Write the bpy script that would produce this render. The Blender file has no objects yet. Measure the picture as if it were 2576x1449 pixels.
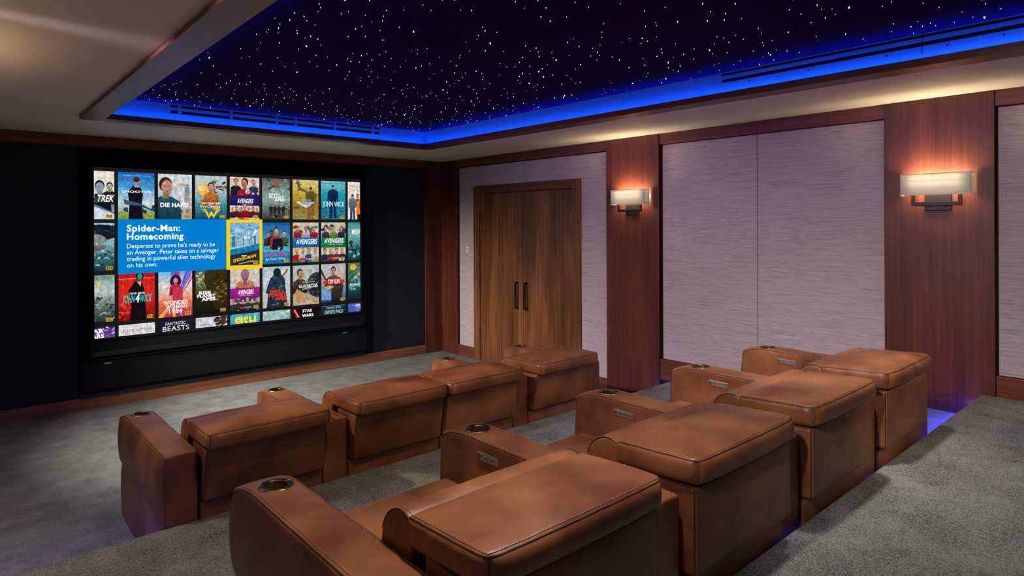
import bpy, bmesh, math, random
from mathutils import Vector
random.seed(7)
SC = bpy.context.scene
COL = SC.collection
PI = math.pi

# ------------------------------------------------------------------ camera
F_PX, YAW, HOR, ROLL, EYE = 1587.96, 0.7271, 562.13, -0.0041, 1.85
cam = bpy.data.cameras.new('camera'); camo = bpy.data.objects.new('camera', cam); COL.objects.link(camo)
cam.sensor_width = 36.0; cam.lens = F_PX / 2576 * 36.0
cam.shift_y = -(1449 / 2 - HOR) / 2576
cam.clip_start = 0.02
camo.location = (0, 0, EYE)
from mathutils import Matrix
camo.rotation_euler = (Matrix.Rotation(-YAW, 3, 'Z') @ Matrix.Rotation(PI / 2, 3, 'X') @ Matrix.Rotation(ROLL, 3, 'Z')).to_euler()
SC.camera = camo

# ------------------------------------------------------------------ world, exposure
W = bpy.data.worlds.new('world'); SC.world = W; W.use_nodes = True
W.node_tree.nodes['Background'].inputs[0].default_value = (0.02, 0.02, 0.03, 1)
W.node_tree.nodes['Background'].inputs[1].default_value = 0.3
SC.view_settings.view_transform = 'Standard'; SC.view_settings.look = 'None'
SC.view_settings.exposure = 0.0; SC.view_settings.gamma = 1.0; SC.view_settings.use_curve_mapping = False

# ------------------------------------------------------------------ dimensions (metres)
WX, LX, DY, BY, HZ = 5.376, -0.375, 7.573, -1.45, 2.749   # right wall, left wall, front wall, back wall, soffit
TX0, TX1, TY0, TY1, TZ = 0.89, 4.11, -0.10, 6.12, 2.912     # tray walls and tray ceiling
R1, R2, RY1, RY2 = 0.3215, 0.65, 3.545, 1.12                # riser heights and riser edges

# ------------------------------------------------------------------ lamps
def area(name, loc, rot, sx, sy, power, col, spread=PI):
    l = bpy.data.lights.new(name, 'AREA'); l.shape = 'RECTANGLE'; l.size = sx; l.size_y = sy
    l.energy = power; l.color = col; l.spread = spread
    o = bpy.data.objects.new(name, l); o.location = loc; o.rotation_euler = rot; COL.objects.link(o); return o
def spot(name, loc, tgt, power, col, size, blend=0.8, rad=0.04):
    l = bpy.data.lights.new(name, 'SPOT'); l.energy = power; l.color = col
    l.spot_size = size; l.spot_blend = blend; l.shadow_soft_size = rad
    o = bpy.data.objects.new(name, l); o.location = loc
    d = Vector(tgt) - Vector(loc); o.rotation_euler = d.to_track_quat('-Z', 'Y').to_euler(); COL.objects.link(o); return o
BLUE = (0.004, 0.085, 1.0)
COVE = 5.0
LW = 0.012
area('cove_light', (TX1 - .035, (TY0 + TY1) / 2, 2.7565), (PI, 0, 0), LW, TY1 - TY0 - .1, COVE * 6.2 / 3.2, BLUE)
area('cove_light', (TX0 + .035, (TY0 + TY1) / 2, 2.7565), (PI, 0, 0), LW, TY1 - TY0 - .1, COVE * 6.2 / 3.2, BLUE)
area('cove_light', ((TX0 + TX1) / 2, TY1 - .035, 2.7565), (PI, 0, 0), TX1 - TX0 - .1, LW, COVE * 1.0, BLUE)
area('cove_light', ((TX0 + TX1) / 2, TY0 + .035, 2.7565), (PI, 0, 0), TX1 - TX0 - .1, LW, COVE, BLUE)
VIO = (0.035, 0.035, 1.0)
# strips under the nosings of the two risers
area('nosing_light', ((LX + WX) / 2, RY1 + .012, R1 - .05), (math.radians(20), 0, 0), WX - LX - .1, .012, 60.0, VIO)
area('nosing_light', ((LX + WX) / 2, RY2 + .012, R2 - .05), (math.radians(20), 0, 0), WX - LX - .1, .012, 66.0, VIO)
WARM = (1.0, 0.72, 0.46)
LAV = (1.0, 0.82, 1.08)
# added unseen fill strip, tinting the soffit and upper right wall violet
area('trim_light', (TX1 + .108, 3.0, HZ - .017), (0, -PI / 2 + .25, 0), .012, 6.0, 4.2, (.28, .08, 1.0))
NEUT = (1.0, 0.90, 0.87)
FILL = [  # added unseen fill lights: x, y, z, aim x, aim y, aim z, watts, cone degrees, colour
    (1.20, -0.80, HZ, 1.6, 1.6, .5, 2, 80, WARM), (2.50, -0.80, HZ, 2.7, 1.7, .5, 4, 80, WARM), (3.90, -0.80, HZ, 3.7, 1.5, 1.0, 120, 44, WARM),
    (1.25, 2.20, TZ, 1.5, 3.6, .6, 48, 75, WARM), (2.00, 1.90, TZ, 3.1, 3.6, .6, 66, 75, WARM), (1.30, 1.20, TZ, 1.25, 1.40, .9, 170, 80, NEUT), (2.95, 1.25, TZ, 3.6, 1.55, .9, 165, 95, NEUT),
    (-.05, 6.55, HZ, 4.0, 7.1, 0, 900, 58, NEUT), (-.05, 5.40, HZ, 2.9, 6.1, 0, 760, 80, NEUT),
    (-.05, 4.60, HZ, 2.9, 3.8, .6, 270, 70, WARM), (-.05, 3.40, HZ, 5.0, 4.3, .8, 260, 58, LAV), (-.05, 2.40, HZ, 5.0, 2.7, .8, 215, 58, LAV), (-.05, .60, HZ, 5.0, 0.7, .8, 330, 58, NEUT), (-.05, 3.95, HZ, .8, 3.7, 0, 60, 95, NEUT), (-.05, 6.2, HZ, .6, 5.6, 0, 22, 100, NEUT)]

# ------------------------------------------------------------------ materials
def mat(name, base, rough=.5, metal=0, spec=.5, emit=None, es=0):
    m = bpy.data.materials.new(name); m.use_nodes = True; b = m.node_tree.nodes['Principled BSDF']
    b.inputs['Base Color'].default_value = (*base, 1); b.inputs['Roughness'].default_value = rough
    b.inputs['Metallic'].default_value = metal; b.inputs['Specular IOR Level'].default_value = spec
    if emit: b.inputs['Emission Color'].default_value = (*emit, 1); b.inputs['Emission Strength'].default_value = es
    return m
def N(m, t, **kw):
    n = m.node_tree.nodes.new(t)
    for k, v in kw.items():
        if hasattr(n, k) and k not in n.inputs: setattr(n, k, v)
        else: n.inputs[k].default_value = v
    return n
def L(m, a, b): m.node_tree.links.new(a, b)
def noise_mat(name, c0, c1, scale=(1, 1, 1), nscale=5, detail=6, rough=.5, bump=0, bscale=None, lo=.35, hi=.65, spec=.5, c2=None, dist=.002, r2=None, bdet=6):
    m = mat(name, c0, rough, 0, spec); b = m.node_tree.nodes['Principled BSDF']
    tc = N(m, 'ShaderNodeTexCoord'); mp = N(m, 'ShaderNodeMapping'); mp.inputs['Scale'].default_value = scale
    L(m, tc.outputs['Object'], mp.inputs['Vector'])
    n = N(m, 'ShaderNodeTexNoise'); n.inputs['Scale'].default_value = nscale; n.inputs['Detail'].default_value = detail
    L(m, mp.outputs[0], n.inputs['Vector'])
    cr = N(m, 'ShaderNodeValToRGB'); e = cr.color_ramp.elements
    e[0].position = lo; e[0].color = (*c0, 1); e[1].position = hi; e[1].color = (*c1, 1)
    if c2: x = e.new((lo + hi) / 2); x.color = (*c2, 1)
    L(m, n.outputs['Fac'], cr.inputs[0]); L(m, cr.outputs[0], b.inputs['Base Color'])
    if r2 is not None:
        mr = N(m, 'ShaderNodeMapRange'); mr.inputs['To Min'].default_value = rough; mr.inputs['To Max'].default_value = r2
        L(m, n.outputs['Fac'], mr.inputs[0]); L(m, mr.outputs[0], b.inputs['Roughness'])
    if bump:
        n2 = N(m, 'ShaderNodeTexNoise'); n2.inputs['Scale'].default_value = bscale or nscale; n2.inputs['Detail'].default_value = bdet
        L(m, (mp if bscale is None else tc).outputs[0 if bscale is None else 'Object'], n2.inputs['Vector'])
        bp = N(m, 'ShaderNodeBump'); bp.inputs['Strength'].default_value = bump; bp.inputs['Distance'].default_value = dist
        L(m, n2.outputs['Fac'], bp.inputs['Height']); L(m, bp.outputs[0], b.inputs['Normal'])
    return m
def wood(name, axis, dark, mid, light, rough=.38, spec=.45, lo=.36, hi=.64):
    """walnut veneer: fine streaks along one axis over slow broad tone changes"""
    m = mat(name, mid, rough, 0, spec); b = m.node_tree.nodes['Principled BSDF']
    tc = N(m, 'ShaderNodeTexCoord'); out = []
    for k, st, det in ((5.0, .12, 4), (34.0, .03, 6), (190.0, .012, 4)):
        mp = N(m, 'ShaderNodeMapping'); s = [k, k, k]; s[axis] = k * st; mp.inputs['Scale'].default_value = s
        L(m, tc.outputs['Object'], mp.inputs['Vector'])
        n = N(m, 'ShaderNodeTexNoise'); n.inputs['Scale'].default_value = 1; n.inputs['Detail'].default_value = det; n.inputs['Distortion'].default_value = .2
        L(m, mp.outputs[0], n.inputs['Vector']); out.append(n)
    mx = N(m, 'ShaderNodeMix'); mx.data_type = 'FLOAT'; mx.inputs[0].default_value = .45
    L(m, out[0].outputs['Fac'], mx.inputs[2]); L(m, out[1].outputs['Fac'], mx.inputs[3])
    my = N(m, 'ShaderNodeMix'); my.data_type = 'FLOAT'; my.inputs[0].default_value = .28
    L(m, mx.outputs[0], my.inputs[2]); L(m, out[2].outputs['Fac'], my.inputs[3])
    cr = N(m, 'ShaderNodeValToRGB'); e = cr.color_ramp.elements
    e[0].position = lo; e[0].color = (*dark, 1); e[1].position = hi; e[1].color = (*light, 1)
    x = e.new(.5); x.color = (*mid, 1)
    L(m, my.outputs[0], cr.inputs[0]); L(m, cr.outputs[0], b.inputs['Base Color'])
    return m
wd = ((.080, .022, .012), (.145, .042, .020), (.22, .070, .032))
WOODV = wood('walnut_vertical', 2, (.052, .012, .006), (.094, .022, .011), (.162, .043, .018), .40)
WOODY = wood('walnut_along_y', 1, *wd)
WOODX = wood('walnut_along_x', 0, *wd)
wb = ((.045, .017, .005), (.145, .054, .017), (.29, .118, .040))
DOORV = wood('walnut_door', 2, *wb, rough=.34)
DOORX = wood('walnut_door_header', 1, *wb, rough=.34)
BASEX = wood('walnut_front_base', 0, (.10, .036, .012), (.20, .075, .026), (.30, .12, .045), rough=.4)
PAINT = noise_mat('soffit_paint', (.70, .64, .52), (.74, .68, .56), nscale=2, rough=.55, bump=.05, bscale=180, spec=.3)
TRAYGLOW = mat('tray_blue_glow', (.10, .36, .55), .6)  # blue cove glow put into the colour of the white paint
STARC = noise_mat('star_fabric', (.024, .014, .095), (.032, .018, .120), nscale=60, rough=1.0, spec=.0, bump=.2, bscale=400)
BLACK = noise_mat('black_acoustic_cloth', (.006, .0065, .0075), (.012, .013, .015), nscale=300, rough=1.0, spec=.05)
BLACKW = noise_mat('dark_side_cloth', (.014, .017, .022), (.022, .026, .032), nscale=400, rough=1.0, spec=.1)
BLK = mat('black_plastic', (.006, .006, .007), .45)
DARKM = mat('bronze_metal', (.035, .030, .026), .38, .85)
BRASS = mat('aged_brass', (.42, .31, .15), .22, 1.0)
GUN = mat('gunmetal_ring', (.05, .05, .06), .25, 1.0)
CUPIN = mat('cup_inside', (.34, .25, .12), .3, .9)
NICKEL = mat('nickel_panel', (.30, .26, .24), .38, .7)
NICK2 = mat('nickel_bright_edge', (.62, .57, .54), .3, .8)
SLOT = mat('black_slot', (.004, .004, .004), .5)
WHITEP = mat('white_switch', (.78, .77, .72), .4)
HINGE = mat('hinge_metal', (.22, .19, .16), .35, .9)
GAP = mat('dark_gap', (.010, .006, .005), .8)
STITCH = mat('tan_thread', (.42, .22, .085), .7)
PIPE = mat('dark_welt', (.035, .012, .006), .6)
def leather():
    m = mat('brown_leather', (.2, .07, .03), .42, 0, .5); b = m.node_tree.nodes['Principled BSDF']
    tc = N(m, 'ShaderNodeTexCoord')
    n = N(m, 'ShaderNodeTexNoise'); n.inputs['Scale'].default_value = 3.2; n.inputs['Detail'].default_value = 5; n.inputs['Roughness'].default_value = .55
    oi = N(m, 'ShaderNodeObjectInfo'); va = N(m, 'ShaderNodeVectorMath'); va.operation = 'ADD'
    L(m, tc.outputs['Object'], va.inputs[0]); L(m, oi.outputs['Location'], va.inputs[1]); L(m, va.outputs[0], n.inputs['Vector'])
    cr = N(m, 'ShaderNodeValToRGB'); e = cr.color_ramp.elements
    e[0].position = .34; e[0].color = (.115, .033, .012, 1); e[1].position = .68; e[1].color = (.30, .118, .045, 1)
    x = e.new(.52); x.color = (.205, .076, .027, 1)
    L(m, n.outputs['Fac'], cr.inputs[0]); L(m, cr.outputs[0], b.inputs['Base Color'])
    mr = N(m, 'ShaderNodeMapRange'); mr.inputs['To Min'].default_value = .34; mr.inputs['To Max'].default_value = .52
    L(m, n.outputs['Fac'], mr.inputs[0]); L(m, mr.outputs[0], b.inputs['Roughness'])
    v = N(m, 'ShaderNodeTexVoronoi'); v.inputs['Scale'].default_value = 420
    n2 = N(m, 'ShaderNodeTexNoise'); n2.inputs['Scale'].default_value = 14; n2.inputs['Detail'].default_value = 3
    L(m, va.outputs[0], n2.inputs['Vector']); L(m, tc.outputs['Object'], v.inputs['Vector'])
    b1 = N(m, 'ShaderNodeBump'); b1.inputs['Strength'].default_value = .25; b1.inputs['Distance'].default_value = .0006
    b2 = N(m, 'ShaderNodeBump'); b2.inputs['Strength'].default_value = .55; b2.inputs['Distance'].default_value = .006
    L(m, v.outputs['Distance'], b1.inputs['Height']); L(m, n2.outputs['Fac'], b2.inputs['Height'])
    L(m, b2.outputs[0], b1.inputs['Normal']); L(m, b1.outputs[0], b.inputs['Normal'])
    return m
LEATHER = leather()
def carpet():
    m = mat('grey_carpet', (.2, .2, .2), 1.0, 0, .05); b = m.node_tree.nodes['Principled BSDF']
    tc = N(m, 'ShaderNodeTexCoord')
    a = N(m, 'ShaderNodeTexNoise'); a.inputs['Scale'].default_value = 210; a.inputs['Detail'].default_value = 3
    c = N(m, 'ShaderNodeTexNoise'); c.inputs['Scale'].default_value = 5; c.inputs['Detail'].default_value = 6; c.inputs['Roughness'].default_value = .7
    for n in (a, c): L(m, tc.outputs['Object'], n.inputs['Vector'])
    mx = N(m, 'ShaderNodeMix'); mx.data_type = 'FLOAT'; mx.inputs[0].default_value = .32
    L(m, a.outputs['Fac'], mx.inputs[2]); L(m, c.outputs['Fac'], mx.inputs[3])
    cr = N(m, 'ShaderNodeValToRGB'); e = cr.color_ramp.elements
    e[0].position = .36; e[0].color = (.045, .045, .043, 1); e[1].position = .62; e[1].color = (.30, .325, .30, 1)
    L(m, mx.outputs[0], cr.inputs[0]); L(m, cr.outputs[0], b.inputs['Base Color'])
    bp = N(m, 'ShaderNodeBump'); bp.inputs['Strength'].default_value = .8; bp.inputs['Distance'].default_value = .006
    L(m, a.outputs['Fac'], bp.inputs['Height']); L(m, bp.outputs[0], b.inputs['Normal'])
    return m
CARPET = carpet()
def grass(name, axis):
    """grasscloth: short horizontal fibres"""
    m = mat(name, (.4, .35, .3), .9, 0, .15); b = m.node_tree.nodes['Principled BSDF']
    tc = N(m, 'ShaderNodeTexCoord'); outs = []
    for kz, kl in ((420, 9), (150, 2.6)):
        mp = N(m, 'ShaderNodeMapping'); s = [kl, kl, kz]; mp.inputs['Scale'].default_value = s
        L(m, tc.outputs['Object'], mp.inputs['Vector'])
        n = N(m, 'ShaderNodeTexNoise'); n.inputs['Scale'].default_value = 1; n.inputs['Detail'].default_value = 4; n.inputs['Roughness'].default_value = .6
        L(m, mp.outputs[0], n.inputs['Vector']); outs.append(n)
    mx = N(m, 'ShaderNodeMix'); mx.data_type = 'FLOAT'; mx.inputs[0].default_value = .45
    L(m, outs[0].outputs['Fac'], mx.inputs[2]); L(m, outs[1].outputs['Fac'], mx.inputs[3])
    cr = N(m, 'ShaderNodeValToRGB'); e = cr.color_ramp.elements
    e[0].position = .33; e[0].color = (.10, .085, .07, 1); e[1].position = .66; e[1].color = (.60, .52, .50, 1)
    x = e.new(.43); x.color = (.40, .345, .33, 1)
    L(m, mx.outputs[0], cr.inputs[0]); L(m, cr.outputs[0], b.inputs['Base Color'])
    bp = N(m, 'ShaderNodeBump'); bp.inputs['Strength'].default_value = .35; bp.inputs['Distance'].default_value = .002
    L(m, mx.outputs[0], bp.inputs['Height']); L(m, bp.outputs[0], b.inputs['Normal'])
    return m
GRASS = grass('grasscloth', 1)

# ------------------------------------------------------------------ mesh helpers
def new(name, bm, mats, parent=None, smooth=False, label=None):
    me = bpy.data.meshes.new(name)
    bmesh.ops.recalc_face_normals(bm, faces=bm.faces)
    bm.to_mesh(me); bm.free()
    for m in (mats if isinstance(mats, (list, tuple)) else [mats]): me.materials.append(m)
    if smooth: me.polygons.foreach_set('use_smooth', [True] * len(me.polygons))
    o = bpy.data.objects.new(name, me); COL.objects.link(o)
    if parent: o.parent = parent
    if label: o['label'] = label
    return o
def struct(name, bm, m, parent=None, smooth=False):
    o = new(name, bm, m, parent, smooth)
    if not parent: o['kind'] = 'structure'
    return o
def thing(name, label, cat, loc=(0, 0, 0), group=None):
    o = bpy.data.objects.new(name, None); o.empty_display_size = .1; COL.objects.link(o); o.location = loc
    o['label'] = label; o['category'] = cat
    if group: o['group'] = group
    return o
def tag(o, label, cat, group=None):
    o['label'] = label; o['category'] = cat
    if group: o['group'] = group
    return o
def dup(root, loc, label=None):
    r = root.copy(); COL.objects.link(r); r.location = loc
    if label: r['label'] = label
    for ch in list(root.children):
        c = ch.copy(); COL.objects.link(c); c.parent = r
        for g in list(ch.children):
            d = g.copy(); COL.objects.link(d); d.parent = c
    return r
def bx(bm, x0, x1, y0, y1, z0, z1, mi=0):
    vs = [bm.verts.new((x, y, z)) for x in (x0, x1) for y in (y0, y1) for z in (z0, z1)]
    for q in ((0, 1, 3, 2), (4, 6, 7, 5), (0, 4, 5, 1), (2, 3, 7, 6), (0, 2, 6, 4), (1, 5, 7, 3)):
        f = bm.faces.new([vs[i] for i in q]); f.material_index = mi
    return vs
def B(*a):
    bm = bmesh.new()
    for t in a: bx(bm, *t)
    return bm
def BB(r, *a, seg=2):
    """bevelled boxes"""
    bm = bmesh.new()
    for t in a:
        b2 = bmesh.new(); bx(b2, *t[:6]); bmesh.ops.bevel(b2, geom=b2.edges[:], offset=r, segments=seg, profile=.5, affect='EDGES')
        off = {v: bm.verts.new(v.co) for v in b2.verts}
        for f in b2.faces:
            g = bm.faces.new([off[v] for v in f.verts]); g.material_index = t[6] if len(t) > 6 else 0
        b2.free()
    return bm
def axis_pts(a, r, n, k):
    r = min(r, a * .98); P = []
    for i in range(k): P.append(-a + r * i / k)
    for i in range(n + 1): P.append(-(a - r) + 2 * (a - r) * i / n)
    for i in range(1, k + 1): P.append(a - r + r * i / k)
    return P
class RBox:
    """rounded box on a grid, passed through a shaping function"""
    def __init__(s, x0, x1, y0, y1, z0, z1, r, n=(8, 8, 4), k=3, fn=None):
        s.c = Vector(((x0 + x1) / 2, (y0 + y1) / 2, (z0 + z1) / 2)); s.h = ((x1 - x0) / 2, (y1 - y0) / 2, (z1 - z0) / 2)
        s.r = min(r, min(s.h) * .98); s.n = n; s.k = k; s.fn = fn
    def pt(s, p):
        inner = Vector([max(-(h - s.r), min(h - s.r, v)) for v, h in zip(p, s.h)])
        d = Vector(p) - inner
        q = inner + d.normalized() * s.r if d.length > 1e-9 else Vector(p)
        u = [q[i] / s.h[i] for i in range(3)]
        q = q + s.c
        return Vector(s.fn(q, u)) if s.fn else q
    def build(s, bm, mi=0):
        A = [axis_pts(s.h[i], s.r, s.n[i], s.k) for i in range(3)]; cache = {}
        def v(i, j, k):
            if (i, j, k) not in cache: cache[(i, j, k)] = bm.verts.new(s.pt((A[0][i], A[1][j], A[2][k])))
            return cache[(i, j, k)]
        X, Y, Z = (len(a) - 1 for a in A)
        def quad(a, b, c, d):
            f = bm.faces.new((a, b, c, d)); f.material_index = mi; f.smooth = True
        for i in range(X):
            for j in range(Y):
                for k in (0, Z): quad(v(i, j, k), v(i + 1, j, k), v(i + 1, j + 1, k), v(i, j + 1, k))
            for k in range(Z):
                for j in (0, Y): quad(v(i, j, k), v(i + 1, j, k), v(i + 1, j, k + 1), v(i, j, k + 1))
        for j in range(Y):
            for k in range(Z):
                for i in (0, X): quad(v(i, j, k), v(i, j + 1, k), v(i, j + 1, k + 1), v(i, j, k + 1))
    def path(s, pts, step=.02):
        """dense path over the shaped surface through local box points given as fractions -1..1 with inset"""
        out = []
        for a, b in zip(pts[:-1], pts[1:]):
            a = Vector([a[i] * s.h[i] for i in range(3)]); b = Vector([b[i] * s.h[i] for i in range(3)])
            n = max(1, int((b - a).length / step))
            for i in range(n): out.append(s.pt(a.lerp(b, i / n)))
        out.append(s.pt([pts[-1][i] * s.h[i] for i in range(3)]))
        return out
def tube(bm, path, r, sides=6, closed=False, mi=0, cap=True):
    P = [Vector(p) for p in path]; n = len(P); rings = []
    up = Vector((0, 0, 1))
    for i, p in enumerate(P):
        a = P[(i - 1) % n] if closed or i > 0 else P[0]; b = P[(i + 1) % n] if closed or i < n - 1 else P[-1]
        t = (b - a).normalized() if (b - a).length > 1e-9 else Vector((0, 1, 0))
        u = up if abs(t.dot(up)) < .95 else Vector((1, 0, 0))
        x = t.cross(u).normalized(); y = x.cross(t).normalized()
        rings.append([bm.verts.new(p + (x * math.cos(2 * PI * k / sides) + y * math.sin(2 * PI * k / sides)) * r) for k in range(sides)])
    for i in range(n if closed else n - 1):
        A, C = rings[i], rings[(i + 1) % n]
        for k in range(sides):
            f = bm.faces.new((A[k], A[(k + 1) % sides], C[(k + 1) % sides], C[k])); f.material_index = mi; f.smooth = True
    if cap and not closed:
        for R in (rings[0], rings[-1]): bm.faces.new(R).material_index = mi
def thread_mat():
    m = mat('tan_thread', (.42, .22, .085), .7); b = m.node_tree.nodes['Principled BSDF']
    at = N(m, 'ShaderNodeAttribute'); at.attribute_name = 'run'
    mu = N(m, 'ShaderNodeMath', operation='MULTIPLY'); mu.inputs[1].default_value = 100.0; fr = N(m, 'ShaderNodeMath', operation='FRACT'); gt = N(m, 'ShaderNodeMath', operation='GREATER_THAN'); gt.inputs[1].default_value = .6
    mx = N(m, 'ShaderNodeMix'); mx.data_type = 'RGBA'; mx.inputs[6].default_value = (.46, .25, .10, 1); mx.inputs[7].default_value = (.10, .032, .012, 1)
    L(m, at.outputs['Fac'], mu.inputs[0]); L(m, mu.outputs[0], fr.inputs[0]); L(m, fr.outputs[0], gt.inputs[0]); L(m, gt.outputs[0], mx.inputs[0]); L(m, mx.outputs[2], b.inputs['Base Color'])
    return m
THREAD = thread_mat()
def welt(parent, path, r=.0022):
    w = bmesh.new(); tube(w, path, r, 6); return new('welt', w, PIPE, parent, True)
def stitching(parent, path, r=.0010, lift=.0008):
    P = [Vector(path[0])]
    for p in path[1:]:
        a = P[-1]; n = max(1, int((Vector(p) - a).length / .01))
        P += [a.lerp(Vector(p), i / n) for i in range(1, n + 1)]
    Lz = Vector((0, 0, lift)); w = bmesh.new(); tube(w, [p + Lz for p in P], r, 4, cap=False)
    acc = [0]
    for a, b in zip(P[:-1], P[1:]): acc.append(acc[-1] + (b - a).length)
    o = new('stitching', w, THREAD, parent); me = o.data; at = me.attributes.new('run', 'FLOAT', 'POINT')
    at.data.foreach_set('value', [acc[min(i // 4, len(acc) - 1)] for i in range(len(me.vertices))]); return o
class Ext(object):
    """a closed side profile (y, z) swept across x with softly rounded flat ends, passed through a shaping function"""
    def __init__(s, x0, x1, prof, r=.012, nx=18, fn=None):
        s.x0, s.x1, s.prof, s.r, s.fn = x0, x1, prof, r, fn
        s.cy = sum(p[0] for p in prof) / len(prof); s.cz = sum(p[1] for p in prof) / len(prof)
        xs = []
        for i in range(4): t = PI / 2 * i / 4; xs.append((x0 + r * (1 - math.sin(t)), math.cos(t)))
        xs = [(x0 + r * (1 - math.sin(PI / 2 * i / 4)), r * (1 - math.cos(PI / 2 - PI / 2 * (1 - i / 4)))) for i in range(5)]
        xs = [(x0 + r * (1 - math.cos(PI / 2 * i / 4)), r * (1 - math.sin(PI / 2 * i / 4))) for i in range(5)]
        mid = [(x0 + r + (x1 - x0 - 2 * r) * i / nx, 0) for i in range(1, nx)]
        s.st = xs + mid + [(x0 + x1 - x, q) for x, q in reversed(xs)]
    def at(s, x, ins, p):
        d = Vector((p[0] - s.cy, p[1] - s.cz)); l = d.length; k = (l - ins) / l
        q = Vector((x, s.cy + d.x * k, s.cz + d.y * k)); u = (2 * (x - s.x0) / (s.x1 - s.x0) - 1, p[0], p[1])
        return Vector(s.fn(q, u)) if s.fn else q
    def build(s, bm):
        R = [[bm.verts.new(s.at(x, i, p)) for p in s.prof] for x, i in s.st]; n = len(s.prof)
        for a, b in zip(R[:-1], R[1:]):
            for k in range(n): bm.faces.new((a[k], a[(k + 1) % n], b[(k + 1) % n], b[k])).smooth = True
        for ring, (x, i) in ((R[0], s.st[0]), (R[-1], s.st[-1])):
            c = bm.verts.new(s.at(x, i, (s.cy + 1e-4, s.cz))); c.co.x += (-1 if ring is R[0] else 1) * .006
            prev = ring
            for k in range(n): bm.faces.new((prev[k], prev[(k + 1) % n], c)).smooth = True
def lathe(bm, prof, seg=40, mi=0, c=(0, 0, 0)):
    rings = []
    for r, z in prof:
        rings.append([bm.verts.new((c[0] + r * math.cos(2 * PI * k / seg), c[1] + r * math.sin(2 * PI * k / seg), c[2] + z)) for k in range(seg)])
    for i in range(len(prof) - 1):
        for k in range(seg):
            f = bm.faces.new((rings[i][k], rings[i][(k + 1) % seg], rings[i + 1][(k + 1) % seg], rings[i + 1][k])); f.material_index = mi; f.smooth = True
    return rings

# ================================================================== THE ROOM
struct('floor', B((LX - .1, WX + .1, BY - .1, DY + .1, -.12, 0)), CARPET)
def platform(name, y0, y1, z0, z1, x0=LX, x1=WX, r=.022):
    """carpeted riser with a rolled front edge that overhangs 3 cm"""
    bm = bmesh.new()
    prof = [(y0, z0), (y1 - .03, z0), (y1 - .03, z1 - .045), (y1 - .008, z1 - .045)]
    for i in range(7):
        a = -PI / 2 + PI * i / 6
        prof.append((y1 - .022 + .022 * math.cos(a), z1 - .022 + .022 * math.sin(a)))
    prof.append((y0, z1))
    A = [bm.verts.new((x0, y, z)) for y, z in prof]; C = [bm.verts.new((x1, y, z)) for y, z in prof]
    n = len(prof)
    for i in range(n): bm.faces.new((A[i], A[(i + 1) % n], C[(i + 1) % n], C[i]))
    bm.faces.new(A); bm.faces.new(C)
    return struct(name, bm, CARPET)
platform('floor_platform', BY, RY1, 0, R1)
platform('floor_platform', BY, RY2, R1, R2)
platform('floor_step', RY2 - .03, RY2 + .42, R1, .49, 4.42, WX - .0, .02)

# soffit ring and tray
bm = B((LX, TX0, BY, DY, HZ, 3.1), (TX1, WX, BY, DY, HZ, 3.1), (TX0, TX1, TY1, DY, HZ, 3.1), (TX0, TX1, BY, TY0, HZ, 3.1))
struct('ceiling', bm, PAINT)
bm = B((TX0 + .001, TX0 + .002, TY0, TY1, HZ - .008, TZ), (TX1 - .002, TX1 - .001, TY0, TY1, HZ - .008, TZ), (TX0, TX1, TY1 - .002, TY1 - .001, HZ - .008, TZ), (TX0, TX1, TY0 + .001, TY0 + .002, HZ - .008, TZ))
struct('ceiling_tray_wall', bm, TRAYGLOW)
struct('ceiling_slab', B((TX0, TX1, TY0, TY1, TZ + .02, 3.0)), BLACK)
# wooden trim under the tray edge: flat band with an upstand at its inner edge
I = .06; O = .10; z0, z1 = HZ - .03, HZ - .001; lip = .013
ix0, ix1, iy0, iy1 = TX0 + I, TX1 - I, TY0 + I, TY1 - I
ox0, ox1, oy0, oy1 = TX0 - O, TX1 + O, TY0 - O, TY1 + O
def mitre(name, axis, a, b, o, i, m):
    """one mitred trim board; runs along the axis, from outer edge o to inner edge i"""
    bm = bmesh.new(); sgn = 1 if i > o else -1
    def add(c0, c1, zz0, zz1):
        def ends(c): t = abs(c - o); return a + t, b - t
        P = []
        for z in (zz0, zz1):
            for c in (c0, c1):
                e0, e1 = ends(c)
                for e in (e0, e1): P.append(bm.verts.new((c, e, z) if axis == 'y' else (e, c, z)))
        for q in ((0, 1, 3, 2), (4, 5, 7, 6), (0, 1, 5, 4), (2, 3, 7, 6), (0, 2, 6, 4), (1, 3, 7, 5)): bm.faces.new([P[k] for k in q])
    add(o, i, z0, z1 - .006); add(i - sgn * lip, i, z1 - .006, 2.763)
    return struct(name, bm, m)
mitre('trim_1', 'y', oy0, oy1, ox0, ix0, WOODY); mitre('trim_2', 'y', oy0, oy1, ox1, ix1, WOODY)
mitre('trim_3', 'x', ox0, ox1, oy1, iy1, WOODX); mitre('trim_4', 'x', ox0, ox1, oy0, iy0, WOODX)

# walls behind everything
struct('wall_front', B((LX - .1, WX + .12, DY + .02, DY + .12, -.1, 3.1)), BLACK)
struct('wall_right', B((WX + .012, WX + .12, BY - .1, DY + .02, -.1, 3.1)), GAP)
struct('wall_left', B((LX - .12, LX - .012, BY - .1, DY + .02, -.1, 3.1)), GAP)
struct('wall_back', B((LX - .1, WX + .1, BY - .12, BY, -.1, 3.1)), PAINT)

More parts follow.
